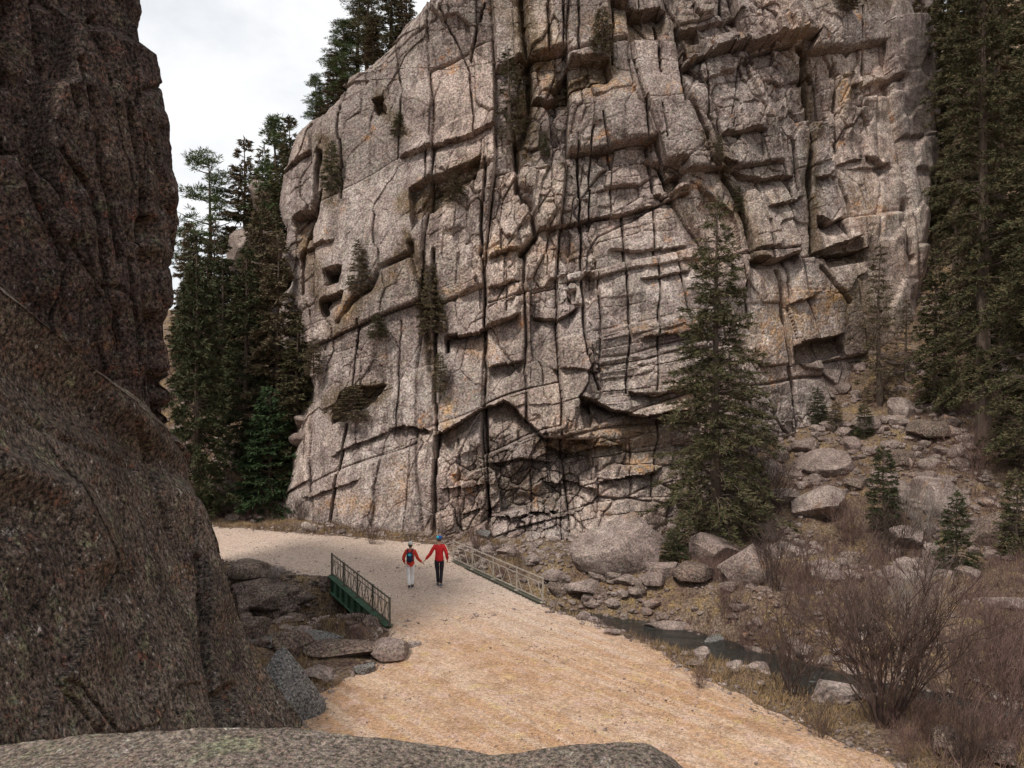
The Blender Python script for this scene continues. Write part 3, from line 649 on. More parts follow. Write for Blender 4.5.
def boulder(px, py, w, h, mat, label, cat='boulder', name='boulder', group=None, seed=None, big=False, depth=.9, Yset=None, rot=None, tilt=0, sink=.46):
    """w, h: size in the photo in pixels; base row py"""
    if Yset: p = Vector(((px-CX)/F*Yset, Yset, CZ-(py-CY)/F*Yset))
    else: p = at(px, py)
    s = p.y/F; W = w*s/1.7; H = h*s/1.55
    seed = seed if seed is not None else int(px*7+py*3)
    if big:
        V, Fc = rock_np(5, seed, {'wedge': 9, 'dome': 22}.get(big, 13), .09, dome=(big == 'dome')); me = mesh_np(name, V, Fc, None, False)
    else: me = protos[seed % 8].copy()
    me.materials.clear(); me.materials.append(M[mat])
    o = link(name, me); o.scale = (W, W*depth, H)
    o.location = (p.x, p.y+W*depth*.5, p.z+H*(1-sink)*.75); o.rotation_euler = (tilt, 0, (random.uniform(-.5, .5) if rot is None else rot))
    return tag(o, label, cat, group)
B = boulder
B(628, 568, 92, 56, 'boulder', 'huge smooth domed pinkish boulder at the foot of the cliff right of the bridge', big=True, seed=13, depth=.6, sink=.42, rot=.1)
B(656, 588, 26, 15, 'boulder', 'pale rounded boulder in front of the huge domed boulder', seed=2)
B(668, 578, 36, 21, 'boulder', 'pinkish angular boulder against the right side of the huge domed boulder', seed=3)
B(641, 597, 22, 14, 'darkrock', 'small dark boulder below the pale boulders by the creek bend', seed=4)
B(628, 590, 24, 15, 'boulder', 'small tan boulder in the cluster below the huge domed boulder', seed=5)
B(612, 583, 20, 13, 'boulder', 'small grey boulder at the left foot of the huge domed boulder', seed=6)
B(588, 594, 38, 18, 'boulder', 'broad pale flat-topped boulder beyond the right railing end', seed=7)
B(603, 602, 34, 13, 'darkrock', 'low dark boulder at the near foot of the broad pale flat-topped boulder', seed=8)
B(562, 598, 34, 17, 'darkrock', 'grey brown boulder touching the near end of the right railing', seed=1)
B(556, 584, 26, 12, 'boulder', 'small pale boulder just behind the right railing near its end', seed=10)
B(530, 568, 22, 12, 'boulder', 'small pinkish boulder behind the middle of the right railing', seed=12)
B(508, 556, 20, 11, 'boulder', 'small boulder in dry grass behind the right railing, nearer its far end', seed=13)
B(484, 540, 22, 12, 'bluerock', 'pale bluish boulder at the cliff foot beyond the far end of the right railing', seed=14)
B(455, 530, 26, 12, 'boulder', 'low pale boulder at the cliff foot above the walkers', seed=15)
B(752, 583, 62, 46, 'boulder', 'large purplish boulder with a rounded top below the lone tall spruce', big=True, seed=16)
B(716, 563, 56, 34, 'boulder', 'grey pink boulder left of the large purplish boulder', big=True, seed=17)
B(697, 585, 40, 20, 'darkrock', 'brown boulder between the huge domed boulder and the creek', seed=18)
B(733, 592, 28, 12, 'boulder', 'small flat boulder below the large purplish boulder', seed=19)
B(822, 520, 66, 36, 'boulder', 'wide grey boulder lodged mid-slope left of the small spruces', big=True, seed=20)
B(793, 505, 34, 22, 'boulder', 'tan boulder up-slope of the wide grey boulder beside the lone spruce', seed=21)
B(668, 634, 62, 15, 'boulder', 'long low pale rock on the far bank of the creek', seed=22, depth=.5)
B(716, 646, 36, 11, 'bluerock', 'small bluish rock at the far waterline of the creek', seed=23, depth=.6)
B(765, 663, 40, 12, 'boulder', 'low pale rock in the creek left of the bare shrubs', seed=24, depth=.6)
B(836, 702, 56, 25, 'boulder', 'pale white-topped boulder under the big bare shrub', big=True, seed=25, depth=.6)
B(797, 690, 28, 12, 'darkrock', 'dark rock at the near bank beside the white-topped boulder', seed=26)
B(957, 756, 50, 22, 'darkrock', 'round grey brown boulder at the lower right edge of the brush', big=True, seed=27)
B(1004, 768, 52, 22, 'darkrock', 'mossy boulder in the bottom right corner', seed=28)
B(700, 668, 20, 8, 'darkrock', 'small dark stone on the road shoulder above the creek', seed=29)
B(612, 636, 18, 7, 'boulder', 'small stone on the road edge near the end of the right railing', seed=30)
B(809, 452, 28, 17, 'boulder', 'pale block at the top of the scree by the cliff foot', seed=31)
B(832, 472, 50, 24, 'boulder', 'big smooth tan boulder in the upper scree', big=True, seed=32)
B(856, 452, 28, 16, 'boulder', 'pale angular boulder right of the block at the scree top', seed=33)
B(872, 432, 30, 18, 'boulder', 'highest pale boulder of the scree under the thin spruce', seed=34)
B(862, 488, 34, 16, 'darkrock', 'brown boulder in the scree below the big smooth tan boulder', seed=35)
B(905, 470, 44, 26, 'darkrock', 'mossy brown boulder on the slope right of the scree', seed=36)
B(948, 512, 60, 40, 'boulder', 'large pale grey boulder behind the small right-hand spruce', big=True, seed=37)
B(905, 548, 44, 26, 'boulder', 'grey boulder at the foot of the small middle spruce', seed=38)
B(1000, 545, 50, 34, 'darkrock', 'dark boulder on the slope at the right edge of the view', big=True, seed=39)
B(860, 570, 36, 18, 'darkrock', 'dark low boulder behind the big bare shrub', seed=40)
B(905, 420, 34, 24, 'boulder', 'pink boulder under the giant right-hand spruce', seed=41)
B(935, 440, 40, 22, 'darkrock', 'brown slab of rock on the slope below the giant right-hand spruce', seed=42)
B(778, 540, 44, 24, 'darkrock', 'dark boulder in brush right of the lone tall spruce foot', seed=43)
B(1010, 610, 60, 13, 'boulder', 'long low pale rock on the flat at the right edge', seed=44, depth=.5)
# left of the bridge
B(390, 662, 38, 22, 'boulder', 'rounded pale boulder at the road edge below the green girder', seed=50)
B(366, 675, 26, 13, 'bluerock', 'small bluish stone left of the rounded pale road-edge boulder', seed=51)
B(412, 650, 18, 8, 'boulder', 'small stone at the bridge corner by the green girder', seed=52)
B(272, 612, 90, 24, 'darkrock', 'long dark brown ledge of rock under the far road bank', big=True, seed=53, depth=.5, sink=.1)
B(300, 646, 96, 12, 'bluerock', 'flat pale greenish slab across the creek left of the bridge', seed=55, depth=.5, rot=.1)
B(345, 656, 80, 14, 'darkrock', 'broad low brown rock below the bridge in the creek', big=True, seed=56, depth=.5)
B(287, 662, 46, 28, 'darkrock', 'rusty brown boulder in the creek beside the grey wedge rock', seed=57)
B(246, 580, 40, 20, 'darkrock', 'brown boulder in the bank below the far road near the rock wall', seed=58)
B(243, 640, 50, 30, 'darkrock', 'dark boulder in the creek half hidden by the leaning slab', seed=59)
B(330, 590, 30, 14, 'darkrock', 'small dark boulder under the far end of the bridge', seed=60)
B(318, 682, 34, 14, 'boulder', 'pinkish stone on the gravel bank above the grey wedge rock', seed=61)
B(288, 738, 56, 92, 'bluerock', 'tall blue grey wedge rock leaning against the foot of the leaning slab', big='wedge', seed=64, Yset=17.3, depth=.8, tilt=-.2, rot=.5)
# left gulch
B(301, 425, 22, 12, 'boulder', 'pale boulder on the brown slope beside the cliff edge', seed=70, Yset=43.5)
B(300, 442, 20, 14, 'boulder', 'tan boulder just below the pale boulder beside the cliff edge', seed=71, Yset=43)
B(237, 470, 44, 26, 'darkrock', 'brown boulder on the slope left of the dense green fir', seed=72, big=True)
B(222, 500, 36, 20, 'darkrock', 'dark boulder low on the slope beside the rock wall', seed=73)
B(238, 262, 24, 44, 'boulder', 'tall pink rock outcrop among the skyline trees', seed=74, big=True, Yset=56)
B(262, 205, 34, 34, 'boulder', 'pale rock knob high among the ridge trees', seed=75, big=True, Yset=58)
B(268, 280, 36, 60, 'boulder', 'pink outcrop between dark firs left of the cliff corner', seed=76, big=True, Yset=53)
B(222, 345, 40, 40, 'darkrock', 'shadowed outcrop behind the dark firs in the gulch', seed=77, big=True, Yset=50)
B(268, 385, 40, 30, 'darkrock', 'brown outcrop on the open brushy part of the gulch', seed=80, big=True)
# rubble: nobody could count it
def scatter_rocks(name, pts, sizes, mat, sub=1, flat=.65):
    Vs, Fs = [], []; n = 0; pr = [rock_np(sub, 900+i, 9, .05) for i in range(6)]
    for (x, y, z), s in zip(pts, sizes):
        V, Fc = pr[random.randrange(6)]; a = random.uniform(0, 6.28); c_, s__ = math.cos(a), math.sin(a)
        W = V*np.array([s, s*random.uniform(.6, 1), s*random.uniform(.45, .8)*flat/.65])
        W = np.stack([W[:, 0]*c_-W[:, 1]*s__+x, W[:, 0]*s__+W[:, 1]*c_+y, W[:, 2]+z+s*.15], -1)
        Vs.append(W); Fs.append(Fc+n); n += len(V)
    o = link(name, mesh_np(name, np.concatenate(Vs), np.concatenate(Fs), mat, False)); tag(o, kind='stuff'); return o
def sample(n, fn, box):
    out = []; 
    while len(out) < n:
        x = rng.uniform(box[0], box[1], 4000); y = rng.uniform(box[2], box[3], 4000); k = rng.random(4000) < fn(x, y)
        out += list(zip(x[k], y[k]))
    return np.array(out[:n])
def pts_of(n, fn, box):
    p = sample(n, fn, box); return np.c_[p, g(p[:, 0], p[:, 1])]
f_creek = lambda x, y: (road_sd(x, y) < -.05)*np.exp(-(pdist((x, y), CREEK)/3.0)**2)*(.3+.7*(vn(x*.6, y*.6, seed=4) > -.1))
P_ = pts_of(3000, f_creek, (-13, 16, 18, 34)); o = scatter_rocks('creek_rubble', P_, rng.lognormal(-2.15, .55, len(P_)).clip(.04, .4), M['boulder'], 2); tag(o, 'loose pink grey stones heaped along both creek banks', 'rubble')
f_tal = lambda x, y: (road_sd(x, y) < -.4)*sst(5, 9, x)*(vn(x*.5, y*.5, seed=14) > -.25)*.8
P_ = pts_of(3200, f_tal, (4, 28, 29, 52)); o = scatter_rocks('scree', P_, rng.lognormal(-1.75, .55, len(P_)).clip(.06, .6), M['boulder'], 2); tag(o, 'loose scree stones covering the slope under the cliff', 'scree')
f_edge = lambda x, y: np.exp(-((road_sd(x, y)+.15)/.35)**2)
P_ = pts_of(1800, f_edge, (-18, 10, 14, 42)); o = scatter_rocks('road_edge_stones', P_, rng.lognormal(-3.0, .5, len(P_)).clip(.02, .2), M['boulder'], 1); tag(o, 'small stones lining the edges of the dirt road', 'stones')
f_road = lambda x, y: (road_sd(x, y) > .0)*1.*(.15+.85*(vn(x*.8, y*.8, seed=24) > .0))
P_ = pts_of(5200, f_road, (-16, 10, 14, 40)); P_[:, 2] = .03+.022*fbm(P_[:, 0]*1.1, P_[:, 1]*1.1, oct=3, seed=4); o = scatter_rocks('road_pebbles', P_, rng.lognormal(-4.0, .42, len(P_)).clip(.009, .06), M['boulder'], 1); tag(o, 'pebbles scattered over the dirt road', 'pebbles')
f_foot = lambda x, y: (road_sd(x, y) < -.2)*1.
P_ = pts_of(700, f_foot, (-14, 6, 33, 40)); o = scatter_rocks('cliff_foot_stones', P_, rng.lognormal(-2.0, .5, len(P_)).clip(.05, .4), M['boulder'], 2); tag(o, 'broken stones at the foot of the great cliff', 'stones')
f_gul = lambda x, y: 1.+0*x
P_ = pts_of(700, f_gul, (-22, -10, 42, 60)); o = scatter_rocks('gulch_stones', P_, rng.lognormal(-1.5, .5, len(P_)).clip(.08, .8), M['boulder'], 2); tag(o, 'stones strewn over the steep gulch left of the cliff', 'stones')

f_lc = lambda x, y: (road_sd(x, y) < -.05)*np.exp(-(pdist((x, y), CREEK)/2.6)**2)
P_ = pts_of(650, f_lc, (-13, -2.5, 20, 33)); o = scatter_rocks('bridge_rubble', P_, rng.lognormal(-1.7, .6, len(P_)).clip(.05, .55), M['darkrock'], 2); tag(o, 'brown broken rock filling the creek bed left of the bridge', 'rubble')
# ------------------------------------------------------------------ conifers
def blades(P, Dv, Ln, Wd, r):
    """rhombus blades at P along Dv"""
    n = len(P); rd = r.normal(size=(n, 3)); s = np.cross(Dv, rd); s /= np.linalg.norm(s, axis=1)[:, None]+1e-9
    a = P; b = P+Dv*Ln[:, None]*.45+s*Wd[:, None]*.5; c_ = P+Dv*Ln[:, None]; d = P+Dv*Ln[:, None]*.45-s*Wd[:, None]*.5
    V = np.stack([a, b, c_, d], 1).reshape(-1, 3); Fc = np.arange(4*n).reshape(n, 4); return V, Fc
def conifer(seed, H=10, Rr=1.8, base=.08, whorls=34, per=7, dens=1.0, droop=.25, bare=.0, power=.85, bl=.22, bw=.05, patch=.0):
    r = np.random.default_rng(seed); tr = MB()
    bx, by = r.normal(0, .012, 2)
    axisp = [(bx*H*t*math.sin(3*t), by*H*t*math.cos(2*t), H*t) for t in np.linspace(0, 1, 9)]
    tr.tube(axisp, [max(.012, H*.017*(1-t)+.01) for t in np.linspace(0, 1, 9)], 7)
    AP = np.array(axisp); Ps, Ds, Ls = [], [], []
    for w in range(whorls):
        t = base+(1-base)*((w+r.random()*.7)/whorls)
        if t > .99: continue
        L = Rr*((1-t)/(1-base))**power*min(1, .55+(t-base)*5)
        for k in range(per if t < .85 else 4):
            if r.random() < bare*(1-t)+.08: continue
            ang = r.random()*6.283; l = L*r.uniform(.55, 1.15)+.08
            if vn(np.array([ang*1.3]), np.array([t*9.]), seed=seed)[0] < -.55+patch: l *= .45
            zt = H*t; o = np.array([np.interp(zt, AP[:, 2], AP[:, 0]), np.interp(zt, AP[:, 2], AP[:, 1]), zt])
            dirh = np.array([math.cos(ang), math.sin(ang), 0]); up = r.uniform(-.1, .35)+.5*t
            m_ = 6; s = np.linspace(0, 1, m_)
            pts = o+dirh*(s*l)[:, None]; pts[:, 2] += l*(up*s-(droop+.25*(1-t))*s**2*1.4+.12*s**4)
            tr.tube([tuple(p) for p in pts[::2]]+[tuple(pts[-1])], [.012+.012*l, .010+.004*l, .008, .004], 3)
            nT = max(4, int(l*9*dens))
            ss = .22+.78*r.random(nT)**.7; bp = o+dirh*(ss*l)[:, None]; bp[:, 2] += l*(up*ss-(droop+.25*(1-t))*ss**2*1.4+.12*ss**4)
            side = np.array([-dirh[1], dirh[0], 0]); sg_ = r.choice([-1, 1], nT)
            tl = (.16+.30*l*(1-ss)*.8)*r.uniform(.6, 1.2, nT)
            td = dirh*.75+side*sg_[:, None]*r.uniform(.3, 1, nT)[:, None]; td[:, 2] -= .25*r.random(nT); td /= np.linalg.norm(td, axis=1)[:, None]
            nb_ = 6
            q = r.random((nT, nb_)); pp = bp[:, None]+td[:, None]*(q*tl[:, None])[:, :, None]
            dd = td[:, None]+r.normal(0, .42, (nT, nb_, 3)); dd /= np.linalg.norm(dd, axis=2)[:, :, None]
            Ps.append(pp.reshape(-1, 3)); Ds.append(dd.reshape(-1, 3)); Ls.append(np.full(nT*nb_, 1.))
    # leader
    n = 40; Ps.append(np.c_[r.normal(0, .02, n)+AP[-1, 0], r.normal(0, .02, n)+AP[-1, 1], H*(.93+.07*r.random(n))]); dd = r.normal(0, .5, (n, 3)); dd[:, 2] += .7; Ds.append(dd/np.linalg.norm(dd, axis=1)[:, None]); Ls.append(np.ones(n))
    Pn = np.concatenate(Ps); Dn = np.concatenate(Ds); n = len(Pn)
    V, Fc = blades(Pn, Dn, r.uniform(.6, 1.3, n)*bl, r.uniform(.6, 1.3, n)*bw, r)
    return tr.mesh('trunk', M['bark']), mesh_np('crown', V, Fc, None, False)
def pine(seed, H=8, Rr=2.2, n_br=26, base=.35, flat=False):
    r = np.random.default_rng(seed); tr = MB()
    axisp = [(.12*math.sin(4*t)*H*.1, .1*math.cos(3*t)*H*.1, H*t) for t in np.linspace(0, 1, 8)]
    tr.tube(axisp, [max(.02, H*.018*(1-t)+.02) for t in np.linspace(0, 1, 8)], 7); AP = np.array(axisp); Ps, Ds = [], []
    for k in range(n_br):
        t = base+(1-base)*(k+r.random())/n_br; zt = H*min(t, .99); ang = r.random()*6.283; l = Rr*(1-(t-base)/(1-base)*.65)*r.uniform(.45, 1.1)
        o = np.array([np.interp(zt, AP[:, 2], AP[:, 0]), np.interp(zt, AP[:, 2], AP[:, 1]), zt]); dirh = np.array([math.cos(ang), math.sin(ang), 0]); up = r.uniform(.0, .45)
        s = np.linspace(0, 1, 5); pts = o+dirh*(s*l)[:, None]; pts[:, 2] += l*up*s**1.5
        tr.tube([tuple(p) for p in pts], [.03+.01*l, .025, .018, .012, .006], 4)
        for j in range(int(3+l*4)):
            ss = r.uniform(.4, 1.05); c_ = o+dirh*ss*l+r.normal(0, .16, 3)*l**.5; c_[2] += l*up*ss**1.5+.08
            nb_ = 46; dd = r.normal(0, 1, (nb_, 3)); dd[:, 2] = np.abs(dd[:, 2])*.8-.15; dd /= np.linalg.norm(dd, axis=1)[:, None]
            Ps.append(c_+dd*r.uniform(0, .16, nb_)[:, None]*np.array([1.4, 1.4, .7])); Ds.append(dd)
    Pn = np.concatenate(Ps); Dn = np.concatenate(Ds); n = len(Pn); V, Fc = blades(Pn, Dn, r.uniform(.6, 1.3, n)*.2, r.uniform(.6, 1.3, n)*.035, r)
    return tr.mesh('trunk', M['bark']), mesh_np('crown', V, Fc, None, False)
PROT = {
 'tall': conifer(1, 14, 2.9, .03, 52, 11, 1.25, .22, .10, .86, .22, .042, .25),
 'giant': conifer(2, 26, 3.6, .10, 74, 9, 1.7, .28, .08, .62, .24, .05, .35),
 'giant2': conifer(3, 26, 3.3, .06, 74, 9, 1.7, .30, .08, .60, .24, .05, .4),
 'mid': conifer(4, 10, 1.7, .03, 40, 10, 1.5, .22, .05, .80, .24, .06),
 'mid2': conifer(5, 10, 1.5, .03, 38, 10, 1.4, .25, .08, .75, .24, .06, .1),
 'thin': conifer(6, 10, 1.15, .04, 34, 6, .9, .2, .25, .7, .22, .045, .25),
 'dense': conifer(7, 6, 1.5, .01, 34, 11, 1.6, .12, .0, .72, .20, .055),
 'small': conifer(8, 4, .95, .02, 22, 8, 1.6, .15, .0, .75, .17, .04),
 'pine': pine(9, 8, 2.4, 30, .38), 'pine2': pine(10, 8, 1.9, 60, .08), 'pine3': pine(11, 8, 1.5, 60, .06),
}
PH = {'tall': 14, 'giant': 26, 'giant2': 26, 'mid': 10, 'mid2': 10, 'thin': 10, 'dense': 6, 'small': 4, 'pine': 8, 'pine2': 8, 'pine3': 8}
_cache = {}
def tree(proto, loc, H, mat, label, name='spruce_tree', cat='tree', group=None, wide=1.0, rz=None):
    tm, cm = PROT[proto]
    if (proto, mat) not in _cache:
        c2 = cm.copy(); c2.materials.clear(); c2.materials.append(M[mat]); _cache[(proto, mat)] = c2
    e = empty(name, loc, random.uniform(0, 6.28) if rz is None else rz); s = H/PH[proto]; e.scale = (s*wide, s*wide, s)
    tag(e, label, cat, group)
    link('trunk', tm, None, e); link('crown', _cache[(proto, mat)], None, e)
    return e
def tree_px(proto, px, Y, top, mat, label, base=None, **k):
    """px column, distance Y, photo row of the top (and of the base, when it stands on rock)"""
    X = (px-CX)/F*Y; z = g1(X, Y)-.15 if base is None else CZ-(base-CY)/F*Y
    return tree(proto, (X, Y, z), CZ-(top-CY)/F*Y-z, mat, label, **k)
def tree_at(proto, px, py, top, mat, label, **k):
    p = at(px, py); return tree(proto, (p.x, p.y, p.z-.1), CZ-(top-CY)/F*p.y-p.z+.1, mat, label, **k)
GR = 'conifers on the right-hand hillside'; GL = 'conifers in the left gulch'; GS = 'conifers along the left skyline'
tree_px('tall', 716, 34.6, 193, 'spruce', 'tall sparse olive spruce standing alone against the cliff right of centre', wide=1.0, rz=1.0)
tree_px('giant', 984, 37.5, -110, 'spruce', 'giant spruce whose wide crown covers the right edge of the cliff', group=GR, wide=.82)
tree_px('giant2', 1036, 34.5, -60, 'spruce', 'giant spruce cut off by the right edge of the view', group=GR)
tree_px('giant2', 1002, 43, -120, 'brownfir', 'brownish giant spruce between the two nearest giants', group=GR)
tree_px('giant', 958, 50, -95, 'spruce', 'tall spruce just behind the cliff corner at the right', group=GR, wide=.9)
tree_px('giant2', 1060, 46, -120, 'spruce', 'tall spruce beyond the right edge behind the cut-off giant', group=GR)
tree_px('mid', 922, 54, -30, 'brownfir', 'brown-tinged spruce touching the top right corner of the cliff', group=GR, wide=.9)
tree_px('mid2', 985, 58, -70, 'darkfir', 'dark spruce high on the hillside in the top right', group=GR)
tree_px('mid', 1030, 60, -110, 'spruce', 'olive spruce highest in the top right corner', group=GR)
tree_px('mid2', 950, 62, -60, 'brownfir', 'brown spruce farthest back above the cliff corner', group=GR)
tree_px('thin', 880, 42.3, 246, 'brownfir', 'thin sparse brownish spruce in front of the lower right cliff', group=GR, wide=1.15)
tree_px('thin', 906, 43.5, 300, 'brownfir', 'shorter brownish spruce right of the thin sparse one', group=GR, wide=1.3)
tree_px('mid2', 935, 41, 250, 'spruce', 'mid-height spruce under the left side of the giant crown', group=GR)
tree_at('small', 884, 532, 448, 'darkfir', 'small dark spruce in the brush, left of two', group='small spruces in the brush')
tree_at('small', 957, 574, 492, 'darkfir', 'small dense spruce right of two, near the big bare shrub', group='small spruces in the brush')
tree_at('small', 1016, 556, 470, 'spruce', 'small olive spruce at the right edge above the brush', group='small spruces in the brush')
tree_at('small', 818, 424, 388, 'darkfir', 'little green conifer at the cliff foot above the scree', group='small spruces in the brush', wide=1.2)
tree_at('small', 864, 436, 404, 'darkfir', 'little green conifer at the top right of the scree', group='small spruces in the brush', wide=1.4)
tree_at('small', 836, 430, 402, 'brownfir', 'little brown conifer between the two green ones above the scree', group='small spruces in the brush', wide=1.4)
tree_px('dense', 270, 43.4, 388, 'greenfir', 'dense bright green fir beside the road at the left foot of the cliff', wide=1.15, base=520)
tree_px('mid', 196, 41.8, 232, 'darkfir', 'tall dark fir hard against the left rock wall', group=GL, wide=.8)
tree_px('mid2', 222, 49, 236, 'darkfir', 'dark fir second from the left rock wall', group=GL)
tree_px('mid', 250, 49.5, 225, 'brownfir', 'broad brownish fir in the middle of the gulch', group=GL)
tree_px('mid2', 207, 51, 240, 'darkfir', 'dark fir half hidden behind the tall dark fir', group=GL)
tree_px('mid', 262, 52, 190, 'brownfir', 'brown fir halfway up the gulch', group=GL)
tree_px('mid', 190, 50, 262, 'darkfir', 'dark fir at the back against the rock wall', group=GL)
tree_px('mid2', 215, 58, 220, 'brownfir', 'brown fir below the lone skyline pine', group=GL)
tree_px('mid', 188, 53, 222, 'brownfir', 'brownish fir peeking past the rock wall edge', group=GL)
tree_px('mid', 246, 45.5, 246, 'darkfir', 'bushy dark fir above the dense bright green fir', group=GL, wide=.9)
tree_px('mid2', 279, 45.5, 232, 'brownfir', 'bushy brownish fir hard against the upper cliff corner', group=GL, wide=1.1)
tree_px('mid2', 298, 44.4, 318, 'spruce', 'short olive fir tucked under the cliff corner', group=GL, wide=1.3)
tree_px('pine', 209, 60, 160, 'pine', 'lone pine with open flat boughs on the skyline beside the rock wall', name='pine_tree', group=GS, wide=.95)
tree_px('mid', 244, 60, 138, 'brownfir', 'pointed brownish fir right of the lone pine on the skyline', group=GS)
tree_px('mid2', 262, 60, 148, 'spruce', 'olive fir left of the green skyline pair', group=GS)
tree_px('pine3', 276, 57, 122, 'pine', 'green fir in the middle of the skyline row', name='pine_tree', group=GS)
tree_px('mid', 289, 55, 116, 'spruce', 'olive spruce leaning over the cliff shoulder', group=GS)
def shoulder(proto, px, top, mat, label, back=1.5, **k):
    p = shoulder_pt(px, back); k['wide'] = k.get('wide', 1.0)*1.3; return tree(proto, tuple(p), CZ-(top-CY)/F*p.y-p.z, mat, label, group=GS, **k)
shoulder('pine3', 303, 76, 'pine', 'bright green pointed pine standing clear on the cliff shoulder', name='pine_tree', wide=.9)
shoulder('mid2', 314, 100, 'spruce', 'short olive spruce on the cliff shoulder right of the bright green pine', 1.2)
shoulder('pine2', 331, 22, 'pine', 'spreading pine with long left boughs above the cliff shoulder', name='pine_tree', wide=.95)
shoulder('mid2', 323, 52, 'brownfir', 'bushy brown spruce on the cliff edge below the spreading pine', 1.0)
shoulder('mid', 309, 92, 'spruce', 'bushy olive spruce on the corner of the cliff shoulder', 1.0)
shoulder('mid2', 366, 8, 'brownfir', 'bushy brown spruce low on the rim under the tall cut pine', .8)
shoulder('pine2', 345, -10, 'spruce', 'dark pine behind the spreading one at the skyline top', 2.5, name='pine_tree', wide=1.0)
shoulder('mid2', 335, 62, 'brownfir', 'brown spruce in front of the spreading pine', .8)
shoulder('pine3', 358, -35, 'spruce', 'tall dark pine cut by the top edge of the view', 1.5, name='pine_tree', wide=.8)
shoulder('mid2', 383, -45, 'spruce', 'spruce on the cliff rim right of the tall cut pine', 1.2)
shoulder('mid2', 400, -25, 'brownfir', 'brownish spruce farthest right on the visible rim', 1.2)
# on ledges of the cliff
def on_cliff(proto, px, py, top, mat, label, wide=1., out=.15, **k):
    p = cliff_pt(px, py); return tree(proto, (p.x, p.y-out, p.z-.1), (py-top)/F*p.y, mat, label, wide=wide, **k)
on_cliff('thin', 509, 138, 48, 'spruce', 'slim dark conifer rooted in the crack high on the cliff', 1.6, .5)
CB = 'shrubs rooted on the cliff'
on_cliff('small', 398, 132, 108, 'spruce', 'olive shrub under the small square hollow of the cliff', 1.5, name='shrub', cat='shrub', group=CB)
on_cliff('small', 379, 336, 312, 'spruce', 'green shrub on the diagonal gully of the left cliff', 1.8, name='shrub', cat='shrub', group=CB)
on_cliff('small', 430, 330, 262, 'brownfir', 'long brown shrub in the vegetated gully left of the block columns', 1.0, name='shrub', cat='shrub', group=CB)
on_cliff('small', 352, 418, 384, 'brownfir', 'dark shrub filling the hollow low on the left cliff', 2.4, name='shrub', cat='shrub', group=CB)
on_cliff('small', 362, 290, 240, 'brownfir', 'brown shrub above the diagonal gully', 1.0, name='shrub', cat='shrub', group=CB)
on_cliff('small', 545, 150, 125, 'spruce', 'olive shrub right of the slim cliff conifer', 1.0, name='shrub', cat='shrub', group=CB)
on_cliff('small', 600, 60, 14, 'brownfir', 'brown shrub above the dark overhang near the cliff top', 1.3, name='shrub', cat='shrub', group=CB)
on_cliff('small', 578, 84, 52, 'darkfir', 'dark shrub inside the high overhang', 1.4, name='shrub', cat='shrub', group=CB)
on_cliff('small', 332, 190, 140, 'spruce', 'olive shrub in the cleft near the cliff shoulder', 1.0, name='shrub', cat='shrub', group=CB)
on_cliff('small', 455, 200, 172, 'brownfir', 'brown shrub inside the long slanting hollow', 1.8, name='shrub', cat='shrub', group=CB)
on_cliff('small', 713, 165, 140, 'brownfir', 'small brown shrub in the long leaning crack', 1.0, name='shrub', cat='shrub', group=CB)
on_cliff('small', 440, 390, 350, 'brownfir', 'narrow brown shrub low in the crack of the central cliff', .9, name='shrub', cat='shrub', group=CB)
on_cliff('small', 735, 212, 186, 'spruce', 'olive shrub where the long leaning crack widens', 1.3, name='shrub', cat='shrub', group=CB)
on_cliff('small', 840, 14, -12, 'brownfir', 'brown shrub on the top right rim of the cliff', 2.2, name='shrub', cat='shrub', group=CB)
on_cliff('small', 314, 372, 336, 'brownfir', 'brown shrub at the corner where cliff meets gulch', 1.3, name='shrub', cat='shrub', group=CB)
tree_at('small', 674, 560, 530, 'darkfir', 'low dark green juniper on top of the boulders right of the domed boulder', name='shrub', cat='shrub', wide=2.0)

# ------------------------------------------------------------------ bare shrubs
def bare(seed, H=3, spread=1.6, stems=40, lev=2, thick=.018):
    r = random.Random(seed); mb = MB()
    def br(p, d, l, rad, lv):
        pts = [p]; n = 4; q = Vector(p); dd = Vector(d)
        for i in range(n):
            dd = (dd+Vector((r.gauss(0, .12), r.gauss(0, .12), r.gauss(.05, .08)))).normalized(); q = q+dd*l/n; pts.append(tuple(q))
        mb.tube(pts, [rad*(1-.8*i/n)+.002 for i in range(n+1)], 3)
        if lv > 0:
            for k in range(r.randint(3, 5)):
                t = r.uniform(.25, .95); i = min(int(t*n), n-1); a = Vector(pts[i]).lerp(Vector(pts[i+1]), t*n-i)
                nd = (dd+Vector((r.gauss(0, .5), r.gauss(0, .5), r.gauss(.15, .3)))).normalized(); br(tuple(a), nd, l*r.uniform(.3, .55), rad*.5, lv-1)
    for s in range(stems):
        a = r.random()*6.283; tilt = r.uniform(.05, 1)*spread/H; d = Vector((math.cos(a)*tilt, math.sin(a)*tilt, 1)).normalized()
        br((math.cos(a)*.12*r.random()*2, math.sin(a)*.12*r.random()*2, -.1), d, H*r.uniform(.6, 1.0), thick*r.uniform(.6, 1.2), lev)
    return mb
SH = [bare(21, 3, 2.2, 36, 3, .024).mesh('stems', None), bare(22, 2, 1.3, 26, 2, .011).mesh('stems', None), bare(23, 2, 1.0, 20, 2, .010).mesh('stems', None), bare(24, 2, 1.6, 32, 2, .008).mesh('stems', None)]
SHH = [3, 2, 2, 2]
GB = 'bare shrubs along the creek and slope'
